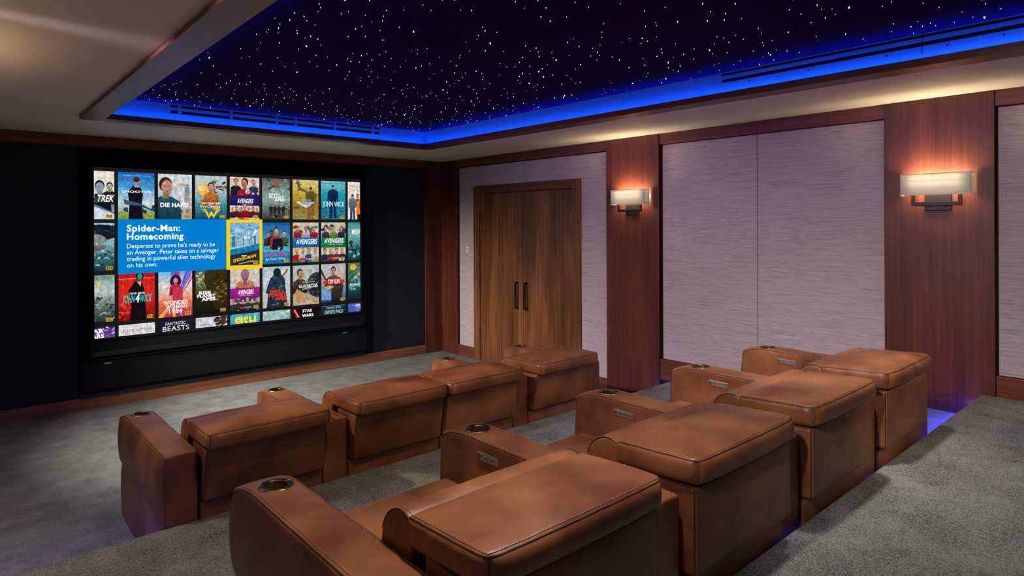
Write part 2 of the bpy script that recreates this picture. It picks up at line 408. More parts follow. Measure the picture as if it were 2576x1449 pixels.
# front wall woodwork: crown, base, corner posts
struct('trim_5', BB(.004, (LX, 5.055, DY - .03, DY + .02, 2.645, HZ - .001)), WOODX)
struct('trim_6', BB(.003, (LX, 5.055, DY - .012, DY + .02, 2.636, 2.645)), WOODX)
struct('baseboard_front', BB(.003, (LX, 5.055, DY - .03, DY + .02, 0, .124)), BASEX)
def post(name, s):
    bm = BB(.003, *( [(5.055, WX + .02, DY - .035, DY + .02, 0, HZ - .001), (WX - .035, WX + .02, 7.17, DY - .035, 0, HZ - .001)]))
    if s < 0:
        for v in bm.verts: v.co.x = (WX + LX) - v.co.x
    struct(name, bm, WOODV)
post('trim_7', 1); post('trim_8', -1)

# side walls: pillars, headers, bases (mirrored on the left wall, which the photo never shows)
PIL = [(3.77, 4.45), (1.03, 1.714), (-1.45, -1.02)]
def side(bm, s):
    if s < 0:
        for v in bm.verts: v.co.x = (WX + LX) - v.co.x
    return bm
for s, tg in ((1, 'right'), (-1, 'left')):
    for y0, y1 in PIL:
        struct('trim_%d' % (9 if s > 0 else 10), side(BB(.003, (WX - .045, WX + .02, y0, y1, 0 if y0 > 3.6 else R1, HZ - .001)), s), WOODV)
    struct('trim_11', side(BB(.003, *[(WX - .034, WX + .02, a, b, 2.640, HZ - .001) for a, b in ((4.451, 7.169), (1.715, 3.769), (-1.019, 1.029))]), s), WOODY)
    struct('baseboard_' + tg, side(BB(.003, (WX - .03, WX + .02, 6.805, 7.169, 0, .147), (WX - .03, WX + .02, 4.451, 4.835, 0, .152),
        (WX - .03, WX + .02, 1.715, 3.769, R1 - .05, .478), (WX - .03, WX + .02, -1.019, 1.029, R2 - .05, .79)), s), WOODY)

def panel(name, label, y0, y1, z0, z1, s=1):
    bm = BB(.004, (WX - .012, WX + .012, y0 + .002, y1 - .002, z0, z1))
    return tag(new(name, side(bm, s), GRASS), label, 'wall panel', 'grasscloth wall panels')
# the grasscloth that surrounds the double door is cut in two around it
def cut_panel(label, y0, y1, dy0, dy1, s=1):
    bm = BB(.003, (WX - .012, WX + .012, y0 + .0015, y1 - .0015, 2.36, 2.63), (WX - .012, WX + .012, dy0, dy1, .15, 2.3605))
    return tag(new('wall_panel', side(bm, s), GRASS), label, 'wall panel', 'grasscloth wall panels')
cut_panel('pale grasscloth wall panel around the left side of the double door, beside the screen corner', 5.815, 7.145, 6.802, 7.143)
cut_panel('grasscloth wall panel over the right door leaf and down to the first pillar', 4.46, 5.815, 4.462, 4.84)
panel('wall_panel', 'mauve grasscloth wall panel just right of the pillar with the small sconce', 2.745, 3.745, .482, 2.634)
panel('wall_panel', 'mauve grasscloth wall panel ending at the large pillar with the nearest sconce', 1.715, 2.745, .482, 2.634)
panel('wall_panel', 'beige grasscloth wall panel at the right edge, beyond the nearest sconce', .01, 1.018, .795, 2.634)
panel('wall_panel', 'beige grasscloth wall panel on the right wall beside the rear aisle', -1.015, .01, .795, 2.634)
for a, b, z, w in ((4.46, 5.81, .152, 'opposite the double door'), (5.81, 7.145, .152, 'near the left corner of the screen wall'), (2.745, 3.745, .482, 'between the rows, toward the screen'),
                (1.715, 2.745, .482, 'between the rows, toward the rear'), (.01, 1.018, .795, 'next to the rear platform'), (-1.015, .01, .795, 'next to the back wall')):
    panel('wall_panel', 'beige grasscloth panel on the left wall ' + w, a, b, z, 2.634, -1)

# double door
door = bpy.data.objects.new('door_1', None); COL.objects.link(door); door['kind'] = 'structure'
fy0, fy1, ly0, ly1 = 4.84, 6.802, 4.972, 6.672
X = WX
new('door_frame', BB(.004, (X - .032, X + .012, fy0, ly0 - .004, 0, 2.355), (X - .032, X + .012, ly1 + .004, fy1, 0, 2.355)), DOORV, door)
new('door_frame_header', BB(.004, (X - .031, X + .012, ly0 - .0045, ly1 + .0045, 2.256, 2.355)), DOORX, door)
new('door_gap', B((X + .004, X + .012, ly0 - .006, ly1 + .006, 0, 2.258)), GAP, door)
for i, (a, b) in enumerate(((5.8215, ly1), (ly0, 5.8185))):
    leaf = new('door_leaf', BB(.003, (X - .018, X + .004, a + .001, b - .001, .008, 2.248)), DOORV, door)
    hy = 5.8215 + .093 if i == 0 else 5.8185 - .075
    zc0, zc1 = .775, 1.118
    new('door_handle', BB(.004, (X - .075, X - .055, hy - .013, hy + .013, zc0, zc1), (X - .056, X - .017, hy - .012, hy + .012, zc0 + .001, zc0 + .027), (X - .056, X - .017, hy - .012, hy + .012, zc1 - .027, zc1 - .001)), BLK, leaf, label='black square pull handle')
    he = ly1 if i == 0 else ly0
    for hz in (.38, 1.03, 1.93):
        bm = bmesh.new(); bx(bm, X - .034, X - .02, he - .008, he + .008, hz - .06, hz + .06)
        for q in (-.02, .02): bx(bm, X - .0355, X - .0335, he - .009, he + .009, hz + q - .001, hz + q + .001)
        new('hinge', bm, HINGE, leaf)

# round two-button wall control left of the door
t = thing('light_switch', 'two small round white buttons on the grasscloth left of the double door', 'switch', (WX - .012, 6.959, 1.49))
for z in (-.028, .028):
    bm = bmesh.new(); rr = lathe(bm, [(.0001, .008), (.012, .008), (.021, .006), (.023, 0)], 24)
    for v in bm.verts: v.co = Vector((-v.co.z, v.co.x, v.co.y + z))
    new('button', bm, WHITEP, t, True)

# ================================================================== FRONT: side cloth, screen, speakers
tag(new('wall_panel', BB(.004, (LX + .33, .952, DY - .012, DY + .02, .125, 2.635)), BLACKW), 'black cloth panel on the screen wall left of the screen', 'wall panel', 'black cloth panels beside the screen')
tag(new('wall_panel', BB(.004, (4.118, 5.05, DY - .012, DY + .02, .125, 2.635)), BLACKW), 'black cloth panel between the screen and the wooden corner post', 'wall panel', 'black cloth panels beside the screen')
YS = 7.47
CX0, CX1, CZ0, CZ1 = 1.070, 3.993, .716, 2.432
scr = thing('screen', 'wide glowing screen showing rows of film posters in a black frame', 'screen', (2.56, YS, .49))
so = Vector(scr.location)
def loc(bm, o):
    for v in bm.verts: v.co -= Vector(o)
    return bm
new('housing', loc(BB(.006, (1.035, 4.072, YS + .006, DY + .018, .49, 2.52)), so), BLACK, scr)
new('bottom_ledge', loc(BB(.004, (1.045, 4.03, YS - .02, YS + .006, .535, .585)), so), BLK, scr)
new('bezel', loc(BB(.002, (CX0 - .035, CX0, YS - .004, YS + .008, CZ0 - .03, CZ1 + .03), (CX1, CX1 + .035, YS - .004, YS + .008, CZ0 - .03, CZ1 + .03), (CX0, CX1, YS - .004, YS + .008, CZ0 - .03, CZ0), (CX0, CX1, YS - .004, YS + .008, CZ1, CZ1 + .03)), so), BLACK, scr)
for i, (a, b, lab) in enumerate(((.957, 1.49, 'left'), (1.492, 3.10, 'middle'), (3.102, 4.096, 'right'))):
    t = thing('speaker_cabinet', {'left': 'narrow black speaker cabinet under the left end of the screen', 'middle': 'long black speaker cabinet under the middle of the screen', 'right': 'black speaker cabinet under the right end of the screen'}[lab], 'speaker', ((a + b) / 2, DY, .125), 'speaker cabinets below the screen')
    o = Vector(t.location)
    new('grille', loc(BB(.004, (a, b, YS + .02, DY + .018, .195, .485)), o), BLACK, t)
    new('plinth', loc(BB(.002, (a, b, YS + .055, DY + .018, .125, .194)), o), BLACKW, t)
    if lab != 'middle':
        x = 1.185 if lab == 'left' else 3.78; z = .455
        new('badge', loc(B((x - .03, x + .03, YS + .017, YS + .021, z - .008, z + .008)), o), mat('badge_' + lab, (.25, .25, .26) if lab == 'left' else (.05, .35, .38), .4, .3), t)

# ---- the picture on the screen
def lin(c):
    return tuple(((v / 255) / 12.92 if v / 255 <= .04045 else ((v / 255 + .055) / 1.055) ** 2.4) for v in c)
img = bmesh.new(); ICOL = img.loops.layers.float_color.new('Col')
def clip(poly, x0, x1, z0, z1):
    def cut(P, f, inter):
        out = []
        for i in range(len(P)):
            a, b = P[i - 1], P[i]
            if f(b):
                if not f(a): out.append(inter(a, b))
                out.append(b)
            elif f(a): out.append(inter(a, b))
        return out
    def at(a, b, t): return tuple(p + (q - p) * t for p, q in zip(a, b))
    for ax, lim, sg in ((0, x0, 1), (0, x1, -1), (1, z0, 1), (1, z1, -1)):
        if not poly: return poly
        poly = cut(poly, lambda p: sg * (p[ax] - lim) >= 0, lambda a, b: at(a, b, (lim - a[ax]) / (b[ax] - a[ax])))
    return poly
class Art:
    """draws flat shapes inside one rectangle of the display, clipped to it; unit = rectangle width"""
    def __init__(s, x0, z0, w, h, cl=None):
        s.x0, s.z0, s.w, s.h = x0, z0, w, h; s.n = 0
        s.cl = (max(x0, CX0), min(x0 + w, CX1), max(z0, CZ0), min(z0 + h, CZ1)); s.H = h / w
    plain = 1.0
    def raw(s, pts):   # pts: (x, z, r, g, b) in metres, linear colour
        P = clip(pts, *s.cl)
        if len(P) < 3: return
        y = YS - .0002 - s.n * 2.5e-5
        try: f = img.faces.new([img.verts.new((p[0], y, p[1])) for p in P])
        except ValueError: return
        for l, p in zip(f.loops, P): l[ICOL] = (p[2], p[3], p[4], s.plain)
    def poly(s, pts, c, c2=None):
        s.n += 1
        zs = [p[1] for p in pts]; lo, hi = min(zs), max(zs)
        a = lin(c); b = lin(c2) if c2 else a
        Q = []
        for x, z in pts:
            t = (z - lo) / (hi - lo + 1e-9); k = tuple(b[i] * (1 - t) + a[i] * t for i in range(3))
            Q.append((s.x0 + x * s.w, s.z0 + z * s.w, *k))
        s.raw(Q)
    def rect(s, x0, x1, z0, z1, c, c2=None): s.poly([(x0, z0), (x1, z0), (x1, z1), (x0, z1)], c, c2)
    def bg(s, *cs):
        n = len(cs) - 1
        for i in range(n):
            s.rect(0, 1, s.H * (1 - (i + 1) / n), s.H * (1 - i / n), cs[i], cs[i + 1]); s.n -= 1
        s.n += 1
    def blob(s, cx, cz, rx, rz, c, c2=None, rot=0, n=16):
        s.poly([(cx + rx * math.cos(a) * math.cos(rot) - rz * math.sin(a) * math.sin(rot), cz + rx * math.cos(a) * math.sin(rot) + rz * math.sin(a) * math.cos(rot)) for a in (2 * PI * k / n for k in range(n))], c, c2)
    def fleck(s, n, x0, x1, z0, z1, cs, r=.05, asp=1.0):
        for _ in range(n):
            c = random.choice(cs); q = random.uniform(.4, 1) * r
            s.blob(random.uniform(x0, x1), random.uniform(z0, z1), q, q * asp * random.uniform(.4, 1), c, rot=random.uniform(-.7, .7), n=7)
    def bust(s, cx, cz, k, skin, hair, coat, turn=0):
        """plain head and shoulders"""
        s.poly([(cx - .95 * k, cz - 2.4 * k), (cx - .85 * k, cz - .95 * k), (cx - .3 * k, cz - .62 * k), (cx + .3 * k, cz - .62 * k), (cx + .85 * k, cz - .95 * k), (cx + .95 * k, cz - 2.4 * k)], coat, tuple(int(v * .55) for v in coat))
        s.rect(cx - .18 * k, cx + .18 * k, cz - .75 * k, cz - .3 * k, tuple(int(v * .7) for v in skin))
        s.blob(cx, cz + .14 * k, .39 * k, .50 * k, hair)
        s.blob(cx + turn * .08 * k, cz - .05 * k, .33 * k, .49 * k, skin, tuple(int(v * .72) for v in skin))
        for q in (-.14, .14): s.blob(cx + q * k + turn * .1 * k, cz + .02 * k, .06 * k, .03 * k, hair, n=6)
        s.blob(cx + turn * .1 * k, cz - .3 * k, .1 * k, .025 * k, tuple(int(v * .5) for v in skin), n=6)
    def stand(s, cx, top, k, coat, skin, legs=None):
        """plain standing figure, k = height"""
        legs = legs or coat; w = k * .13
        s.poly([(cx - w * .75, top - k * .5), (cx - w * .9, top - k), (cx - w * .15, top - k), (cx, top - k * .55), (cx + w * .25, top - k), (cx + w * .95, top - k), (cx + w * .75, top - k * .5)], legs)
        s.poly([(cx - w * .8, top - k * .56), (cx - w * 1.15, top - k * .2), (cx - w * .3, top - k * .13), (cx + w * .3, top - k * .13), (cx + w * 1.15, top - k * .2), (cx + w * .8, top - k * .56)], coat, tuple(int(v * .7) for v in coat))
        for q in (-1, 1): s.poly([(cx + q * w * .85, top - k * .17), (cx + q * w * 1.3, top - k * .22), (cx + q * w * 1.35, top - k * .52), (cx + q * w * 1.05, top - k * .52)], coat)
        s.blob(cx, top - k * .065, k * .042, k * .06, skin)
        s.blob(cx, top - k * .04, k * .045, k * .042, tuple(int(v * .35) for v in skin))
    def text(s, txt, x0, x1, zb, zt, c, bold=.0, shear=0, c2=None, tilt=0, sx=None):
        """letters fitted to x0..x1 and zb..zt (cap height)"""
        s.n += 2; keep = s.plain; s.plain = 1.0
        T, x_lo, x_hi, cap = glyphs(txt, bold)
        kx = (x1 - x0) / (x_hi - x_lo); kz = (zt - zb) / cap
        a = lin(c); b = lin(c2) if c2 else a
        for tri in T:
            Q = []
            for x, z in tri:
                u = x0 + (x - x_lo) * kx + z * kz * shear; v = zb + z * kz + tilt * (u - x0)
                t = max(0, min(1, z / cap)); k = tuple(b[i] * (1 - t) + a[i] * t for i in range(3))
                Q.append((s.x0 + u * s.w, s.z0 + v * s.w, *k))
            s.raw(Q)
        s.plain = keep
    def badge(s):
        s.poly([(.775, .05), (.79, .035), (.935, .035), (.95, .05), (.95, .13), (.935, .145), (.79, .145), (.775, .13)], (238, 190, 60))
        s.rect(.79, .935, .05, .13, (40, 28, 12)); s.text('HDR', .80, .925, .062, .118, (245, 200, 70), .02)
_gc = {}
def glyphs(txt, bold):
    key = (txt, bold)
    if key in _gc: return _gc[key]
    cu = bpy.data.curves.new('txt', 'FONT'); cu.body = txt; cu.size = 1; cu.offset = bold; cu.resolution_u = 3
    if bold > .02: cu.space_character = 1.08
    o = bpy.data.objects.new('txt', cu); COL.objects.link(o)
    me = bpy.data.meshes.new_from_object(o.evaluated_get(bpy.context.evaluated_depsgraph_get()))
    me.calc_loop_triangles(); V = [v.co for v in me.vertices]
    T = [[(V[i].x, V[i].y) for i in t.vertices] for t in me.loop_triangles]
    xs = [p[0] for t in T for p in t]; r = (T, min(xs), max(xs), .70)
    COL.objects.unlink(o); bpy.data.objects.remove(o); bpy.data.curves.remove(cu); bpy.data.meshes.remove(me)
    _gc[key] = r; return r

PW, PP = .329, .3633
def colx(i): return 1.2775 + PP * (i - 1)
ROWZ = [(1.910, 2.393), (1.384, 1.872), (.865, 1.348), (.343, .826)]
bgart = Art(CX0, CZ0, CX1 - CX0, CZ1 - CZ0); bgart.rect(0, 1, 0, bgart.H, (27, 26, 24))
def art(c, r):
    a = Art(colx(c), ROWZ[r][0], PW, ROWZ[r][1] - ROWZ[r][0]); a.n = 4; a.plain = 0.0; return a
SK = (222, 170, 140); SK2 = (200, 140, 110); H_ = 1.47; WH = (244, 242, 238)
# row 0
a = art(0, 0); a.bg((236, 232, 214), (220, 215, 200), (90, 100, 110)); a.rect(0, 1, 0, .68, (30, 44, 40), (180, 190, 190))
a.bust(.62, .98, .33, (176, 186, 200), (20, 34, 60), (20, 30, 44)); a.bust(.88, 1.0, .22, (196, 190, 170), (24, 30, 44), (30, 34, 50))
a.poly([(0, .55), (1, .78), (1, .62), (0, .36)], (50, 70, 60)); a.poly([(.4, .0), (1, 0), (1, .18), (.4, .42)], (214, 222, 226)); a.poly([(.4, .42), (1, .16), (1, .2), (.4, .5)], (90, 120, 150))
a.text('STAR TREK', .05, .98, .54, .74, WH, .03, .2); a.badge()
a = art(1, 0); a.bg((20, 100, 190), (70, 160, 215), (205, 220, 228), (60, 120, 60)); a.fleck(26, 0, 1, .5, 1.3, [(120, 190, 230), (200, 225, 240), (50, 130, 200)], .09, .4)
a.fleck(16, 0, 1, .22, .42, [(20, 70, 50), (36, 90, 60), (30, 60, 70)], .08); a.rect(0, 1, 0, .18, (150, 175, 50), (120, 150, 40))
a.poly([(.28, 0), (.30, .45), (.26, .85), (.42, 1.08), (.60, 1.06), (.68, .80), (.64, .45), (.68, 0)], (18, 18, 28)); a.poly([(.42, 1.08), (.60, 1.06), (.62, 1.0), (.45, 1.0)], (150, 165, 190)); a.blob(.52, 1.2, .085, .11, SK2); a.blob(.50, 1.25, .095, .085, (70, 36, 26))
a.poly([(.14, .62), (.17, .46), (.55, .42), (.97, .25), (.97, .28), (.60, .50)], (60, 84, 110))
a.text('MARK WAHLBERG', .14, .88, 1.36, 1.385, (210, 230, 245)); a.text('SHOOTER', .09, .92, .83, .90, WH, .03); a.badge()
a = art(2, 0); a.bg((214, 222, 224), (196, 208, 214), (150, 160, 160)); a.fleck(14, .4, 1, 0, .5, [(220, 160, 110), (180, 120, 90), (120, 110, 100)], .1); a.poly([(0, 0), (0, .5), (.3, .68), (.58, .45), (.6, 0)], (24, 70, 92), (40, 90, 100))
a.bust(.22, 1.05, .50, (214, 160, 130), (56, 40, 38), (36, 86, 104), 1); a.rect(.78, .93, .55, 1.05, (120, 140, 156), (170, 160, 150)); a.rect(.82, .9, 1.05, 1.15, (130, 150, 160)); a.blob(.72, 1.12, .1, .06, (236, 176, 120)); a.poly([(.62, .95), (.68, .9), (.82, .45), (.76, .45)], (236, 238, 238))
a.text('DIE HARD', .06, .90, .40, .53, WH, .04); a.badge()
a = art(3, 0); a.bg((190, 206, 212), (170, 200, 205), (60, 150, 160), (20, 60, 100)); a.blob(.3, 1.0, .26, .2, (250, 190, 90)); a.blob(.2, 1.05, .1, .09, (250, 220, 150)); a.fleck(18, .5, 1, .9, 1.3, [(110, 40, 30), (70, 24, 20), (150, 60, 40)], .1, .5)
a.bust(.5, 1.08, .28, SK, (70, 26, 20), (205, 120, 50)); a.fleck(14, .15, .85, .15, .6, [(200, 130, 50), (230, 170, 70), (150, 60, 40), (30, 70, 110)], .09)
a.text('DC', .05, .15, 1.30, 1.37, WH, .02); a.text('WONDER', .2, .8, .50, .57, WH, .01); a.text('WOMAN', .22, .78, .395, .465, WH, .01)
for q in (0, 1):
    zz = .34 - q * .05
    a.poly([(.18 + q * .05, zz), (.34, zz), (.42, zz - .19), (.5, zz - .06), (.58, zz - .19), (.66, zz), (.82 - q * .05, zz), (.80 - q * .05, zz - .03), (.69, zz - .035), (.58, zz - .27), (.5, zz - .14), (.42, zz - .27), (.31, zz - .035), (.20 + q * .05, zz - .03)], (248, 206, 40))
a.badge()
a = art(4, 0); a.bg((232, 208, 190), (226, 196, 176)); a.bust(.2, 1.3, .2, SK, (130, 40, 30), (36, 38, 50)); a.bust(.8, 1.28, .19, SK, (110, 70, 40), (40, 70, 100)); a.bust(.5, 1.26, .30, SK2, (50, 32, 26), (170, 30, 40), -1)
a.fleck(12, .35, 1, .7, 1.0, [(210, 40, 50), (160, 30, 60), (120, 70, 160), (200, 200, 215)], .09); a.rect(0, 1, .48, .84, (50, 30, 110), (30, 22, 80))
for i in range(7): a.bust(.08 + i * .14, .34 + .03 * (i % 2), .12, SK, random.choice([(60, 40, 30), (180, 130, 60), (30, 26, 24)]), random.choice([(40, 50, 80), (120, 30, 40), (60, 60, 70)]))
a.bust(.5, .42, .16, SK, (216, 160, 80), (160, 30, 40)); a.rect(.3, .62, .0, .075, (225, 60, 60)); a.text('STUDIOS', .48, .68, .015, .06, (230, 230, 235)); a.text('AVENGERS', .24, .78, .57, .72, WH, .03, .12); a.text('ENDGAME', .40, .74, .515, .545, (200, 190, 220)); a.badge()
a = art(5, 0); a.bg((90, 100, 92), (130, 146, 138), (140, 166, 160), (110, 124, 112), (52, 50, 40)); a.fleck(30, 0, 1, 1.0, 1.45, [(60, 66, 62), (96, 100, 92), (150, 156, 148)], .1, .5); a.fleck(20, 0, 1, .7, 1.1, [(150, 176, 172), (120, 150, 148)], .1)
a.rect(.46, .53, 1.2, 1.47, (214, 60, 40)); a.fleck(34, 0, 1, .08, .55, [(40, 44, 40), (70, 74, 66), (150, 156, 146), (90, 50, 44)], .06)
for x in (.3, .45, .6, .75): a.stand(x, .52, .42, (40, 44, 50), (150, 130, 120))
a.text('DAWN', .24, .62, .86, .94, WH, .04); a.text('PLANET', .24, .78, .755, .84, WH, .04); a.text('APES', .42, .80, .66, .74, WH, .05); a.badge()
a = art(6, 0); a.bg((216, 204, 130), (196, 168, 60), (150, 116, 40), (150, 140, 90)); a.fleck(22, 0, 1, .2, 1.4, [(120, 96, 50), (210, 190, 110), (90, 74, 40)], .13, .4); a.poly([(.15, 1.45), (.22, 1.1), (.62, .95), (.66, 1.0), (.3, 1.18), (.22, 1.45)], (110, 90, 60))
a.stand(.7, 1.22, 1.2, (104, 90, 48), (170, 120, 80), (140, 96, 44)); a.poly([(.12, .66), (.88, .66), (.74, .56), (.62, .5), (.5, .44), (.38, .5), (.26, .56)], (215, 220, 226)); a.text('TOM CRUISE', .32, .70, .70, .74, WH); a.text('TOP GUN', .3, .72, .545, .645, (60, 70, 90), .02); a.text('MAVERICK', .36, .66, .49, .525, (240, 240, 240), .02); a.badge()
a = art(7, 0); a.bg((120, 200, 205), (30, 160, 178), (20, 130, 156), (40, 110, 130)); a.fleck(26, 0, 1, 0, .5, [(130, 196, 200), (60, 140, 160), (20, 80, 110)], .05, .5); a.stand(.48, 1.33, 1.28, (16, 46, 84), (170, 170, 160)); a.text('KEANU REEVES', .04, .96, 1.36, 1.41, (20, 70, 100)); a.text('JOHN WICK', .06, .96, .50, .69, (220, 240, 236), .01); a.badge()
a = art(8, 0); a.bg((240, 232, 222), (236, 228, 216)); a.text("King's Man", .08, .95, 1.26, 1.38, (160, 120, 60)); a.text('THE GOLDEN', .08, .9, 1.16, 1.205, (60, 60, 60)); a.rect(.06, .9, 1.10, 1.105, (120, 120, 120))
a.bust(.2, .9, .18, SK, (150, 120, 80), (90, 110, 130)); a.bust(.42, .92, .17, SK, (40, 30, 30), (80, 90, 110)); a.stand(.2, .98, .98, (110, 124, 140), SK, (60, 70, 90)); a.poly([(.34, .2), (.4, .72), (.6, .8), (.8, .6), (.8, .2)], (240, 128, 24)); a.bust(.66, .95, .2, SK, (60, 30, 24), (240, 128, 24)); a.rect(.4, .8, 0, .2, (30, 28, 30))
# row 1
a = art(0, 1); a.bg((150, 205, 214), (150, 190, 200), (60, 120, 130), (10, 40, 52)); a.blob(.66, 1.2, .5, .24, (18, 32, 44)); a.fleck(24, .3, 1, 1.1, 1.4, [(24, 50, 66), (10, 18, 28), (60, 90, 110)], .08, .4); a.blob(.55, .88, .26, .26, (150, 150, 150), (100, 90, 90)); a.fleck(34, .4, 1, .2, .7, [(190, 215, 220), (60, 100, 110), (20, 50, 60)], .08, .5); a.text('DUNKIRK', .02, .98, .80, .90, (110, 220, 215)); a.badge()
bl = Art(1.2735, 1.348, 1.0515, 1.911 - 1.348); bl.n = 30; bl.rect(0, 1, 0, bl.H, (0, 128, 208))
def line(t, x1, zb, zt, b=0):
    bl.text(t, (1.3525 - bl.x0) / bl.w, (x1 - bl.x0) / bl.w, (zb - bl.z0) / bl.w, (zt - bl.z0) / bl.w, (240, 248, 252), b)
line('Spider-Man:', 1.853, 1.785, 1.851, .03); line('Homecoming', 1.885, 1.699, 1.765, .03)
line("Desperate to prove he's ready to be", 2.205, 1.611, 1.657, .005); line('an Avenger, Peter takes on a salvager', 2.246, 1.545, 1.591, .005)
line('trading in powerful alien technology', 2.211, 1.479, 1.525, .005); line('on his own.', 1.632, 1.413, 1.459, .005)
ye = Art(2.327, 1.339, .403, 1.908 - 1.339); ye.n = 30; ye.rect(0, 1, 0, ye.H, (246, 210, 20))
a = art(4, 1); a.n = 40; a.bg((120, 180, 222), (170, 210, 230), (60, 150, 190)); a.fleck(22, 0, 1, .95, 1.4, [(226, 238, 245), (90, 160, 210), (190, 220, 238)], .13, .5)
for i in range(16):
    x = i / 16; h = random.uniform(.15, .42) + (.4 if i in (9,) else 0) + (.25 if i in (6, 14) else 0); a.rect(x, x + random.uniform(.03, .06), .62 + x * .12, .62 + x * .12 + h, random.choice([(60, 110, 150), (150, 176, 190), (190, 200, 204), (40, 120, 160)]))
a.poly([(0, .55), (1, .74), (1, .42), (0, .3)], (24, 130, 180)); a.poly([(0, 0), (1, 0), (1, .52), (0, .36)], (44, 42, 44)); a.rect(.38, .55, .31, .34, WH); a.text('SPIDER-MAN', .09, .88, .1, .21, (245, 190, 40), .03, 0, None, .22); a.text('Homecoming', .3, .76, .03, .085, WH, 0, .2, None, .2); a.badge()
a = art(5, 1); a.bg((20, 90, 160), (50, 140, 200), (80, 170, 200), (20, 150, 200)); a.bust(.2, 1.05, .17, SK2, (40, 28, 30), (70, 70, 80)); a.bust(.34, 1.1, .17, (130, 90, 70), (30, 20, 20), (36, 40, 56)); a.bust(.78, 1.08, .19, SK, (60, 40, 30), (60, 110, 60)); a.bust(.5, 1.16, .26, SK, (50, 34, 30), (200, 44, 44)); a.poly([(.34, .5), (.38, .9), (.72, .9), (.74, .5)], (26, 28, 40)); a.fleck(20, 0, 1, .3, .7, [(60, 200, 140), (30, 160, 220), (20, 60, 90), (230, 200, 110)], .08); a.rect(0, 1, 0, .42, (30, 140, 200), (20, 110, 180)); a.text('SPIDER-MAN', .08, .92, .27, .36, (230, 60, 40), .03, 0, None, .03); a.text('Far From Home', .1, .8, .12, .2, WH, 0, .2, None, .05); a.badge()
def team(c, r, band, band2, z0, z1, cols):
    a = art(c, r); a.bg((206, 196, 170), (214, 202, 176)); a.fleck(30, 0, 1, z1, 1.35, cols, .13)
    for i in range(3): a.bust(.18 + i * .32, 1.24, .17, random.choice([SK, SK2]), random.choice([(50, 34, 28), (140, 70, 40)]), random.choice(cols))
    a.rect(0, 1, z0, z1, band, band2)
    for i in range(4): a.bust(.14 + i * .24, z0 - .13, .18, SK, random.choice([(60, 40, 30), (200, 160, 90), (150, 70, 40)]), random.choice(cols))
    a.fleck(16, 0, 1, 0, z0 - .4, cols, .09); a.rect(.25, .48, .08, .16, (214, 40, 44)); a.text('STUDIOS', .5, .74, .09, .15, (224, 224, 228))
    return a
a = team(6, 1, (30, 120, 180), (20, 90, 150), .55, .92, [(60, 150, 60), (40, 120, 70), (30, 80, 170), (190, 30, 40), (200, 200, 210)]); a.text('AVENGERS', .12, .92, .68, .86, WH, .03, .12); a.badge()
a = team(7, 1, (20, 140, 90), (20, 110, 70), .52, .9, [(150, 30, 36), (60, 64, 80), (40, 50, 90), (120, 150, 60), (210, 200, 190)]); a.text('AVENGERS', .12, .90, .70, .87, WH, .03, .12); a.text('AGE OF ULTRON', .3, .86, .62, .655, (220, 240, 230)); a.badge()
a = art(8, 1); a.bg((60, 150, 150), (110, 180, 170), (50, 110, 116), (20, 60, 80)); a.fleck(30, 0, .6, 0, .7, [(30, 70, 80), (150, 190, 180), (20, 40, 50), (60, 110, 120)], .08); a.blob(.12, .68, .09, .09, (40, 60, 60)); a.text('MIDWAY', .17, .80, 1.02, 1.22, WH, .02)
# row 2
a = art(0, 2); a.bg((110, 150, 140), (190, 206, 200), (90, 110, 100), (14, 24, 24)); a.fleck(60, .3, 1, .1, .8, [(70, 84, 76), (110, 120, 116), (150, 160, 156), (30, 40, 38), (60, 70, 90)], .08, .6); a.text('FURY', .1, .66, 1.12, 1.26, (222, 224, 40), .05); a.badge()
a = art(1, 2); a.bg((196, 24, 24), (226, 40, 30), (200, 30, 26), (120, 10, 12)); a.rect(0, 1, 1.30, 1.325, (240, 130, 110)); 
for x in (.12, .34, .80): a.rect(x, x + .012, .7, 1.3, (236, 90, 70))
a.fleck(50, 0, .45, .05, .55, [(226, 50, 36), (160, 20, 20), (240, 80, 60), (110, 8, 10)], .06)
a.poly([(.30, 0), (.34, .5), (.26, .95), (.45, 1.22), (.62, 1.22), (.72, .9), (.74, .5), (.76, 0)], (24, 14, 20)); a.blob(.58, 1.38, .11, .14, (28, 16, 20)); a.blob(.58, 1.36, .07, .11, (50, 140, 130)); a.poly([(.5, 1.2), (.62, 1.22), (.6, 1.05)], (150, 190, 190)); a.text('KEANU REEVES', .30, .72, .82, .88, WH, .01); a.text('JOHN 4 WICK', .1, .9, .57, .8, (50, 190, 170), .03, .15); a.text('4', .45, .56, .57, .83, (215, 240, 235), .04, .1); a.badge()
a = art(2, 2); a.bg((110, 190, 226), (226, 220, 210), (240, 120, 70), (200, 40, 60))
for i in range(26):
    x = random.uniform(.35, 1.1); c = random.choice([(230, 60, 120), (160, 60, 200), (240, 120, 60), (250, 90, 160), (120, 60, 190), (60, 140, 230)]); a.poly([(.45, .3), (x, 1.47), (x + .07, 1.47)], c)
for i in range(14):
    x = random.uniform(-.1, 1.1); a.poly([(.45, .5), (x, 0), (x + .08, 0)], random.choice([(240, 110, 50), (220, 50, 50), (250, 180, 60), (170, 50, 150)]))
a.blob(.5, 1.15, .17, .22, (60, 20, 70)); a.bust(.5, 1.18, .2, (226, 160, 150), (50, 20, 50), (206, 40, 80)); a.poly([(.4, .5), (.42, .95), (.7, .95), (.72, .5)], (200, 60, 70)); a.text('WONDER', .14, .88, .40, .53, WH, .03); a.text('WOMAN', .2, .84, .27, .39, WH, .03); a.text('1984', .3, .70, .12, .25, WH, .03); a.badge()
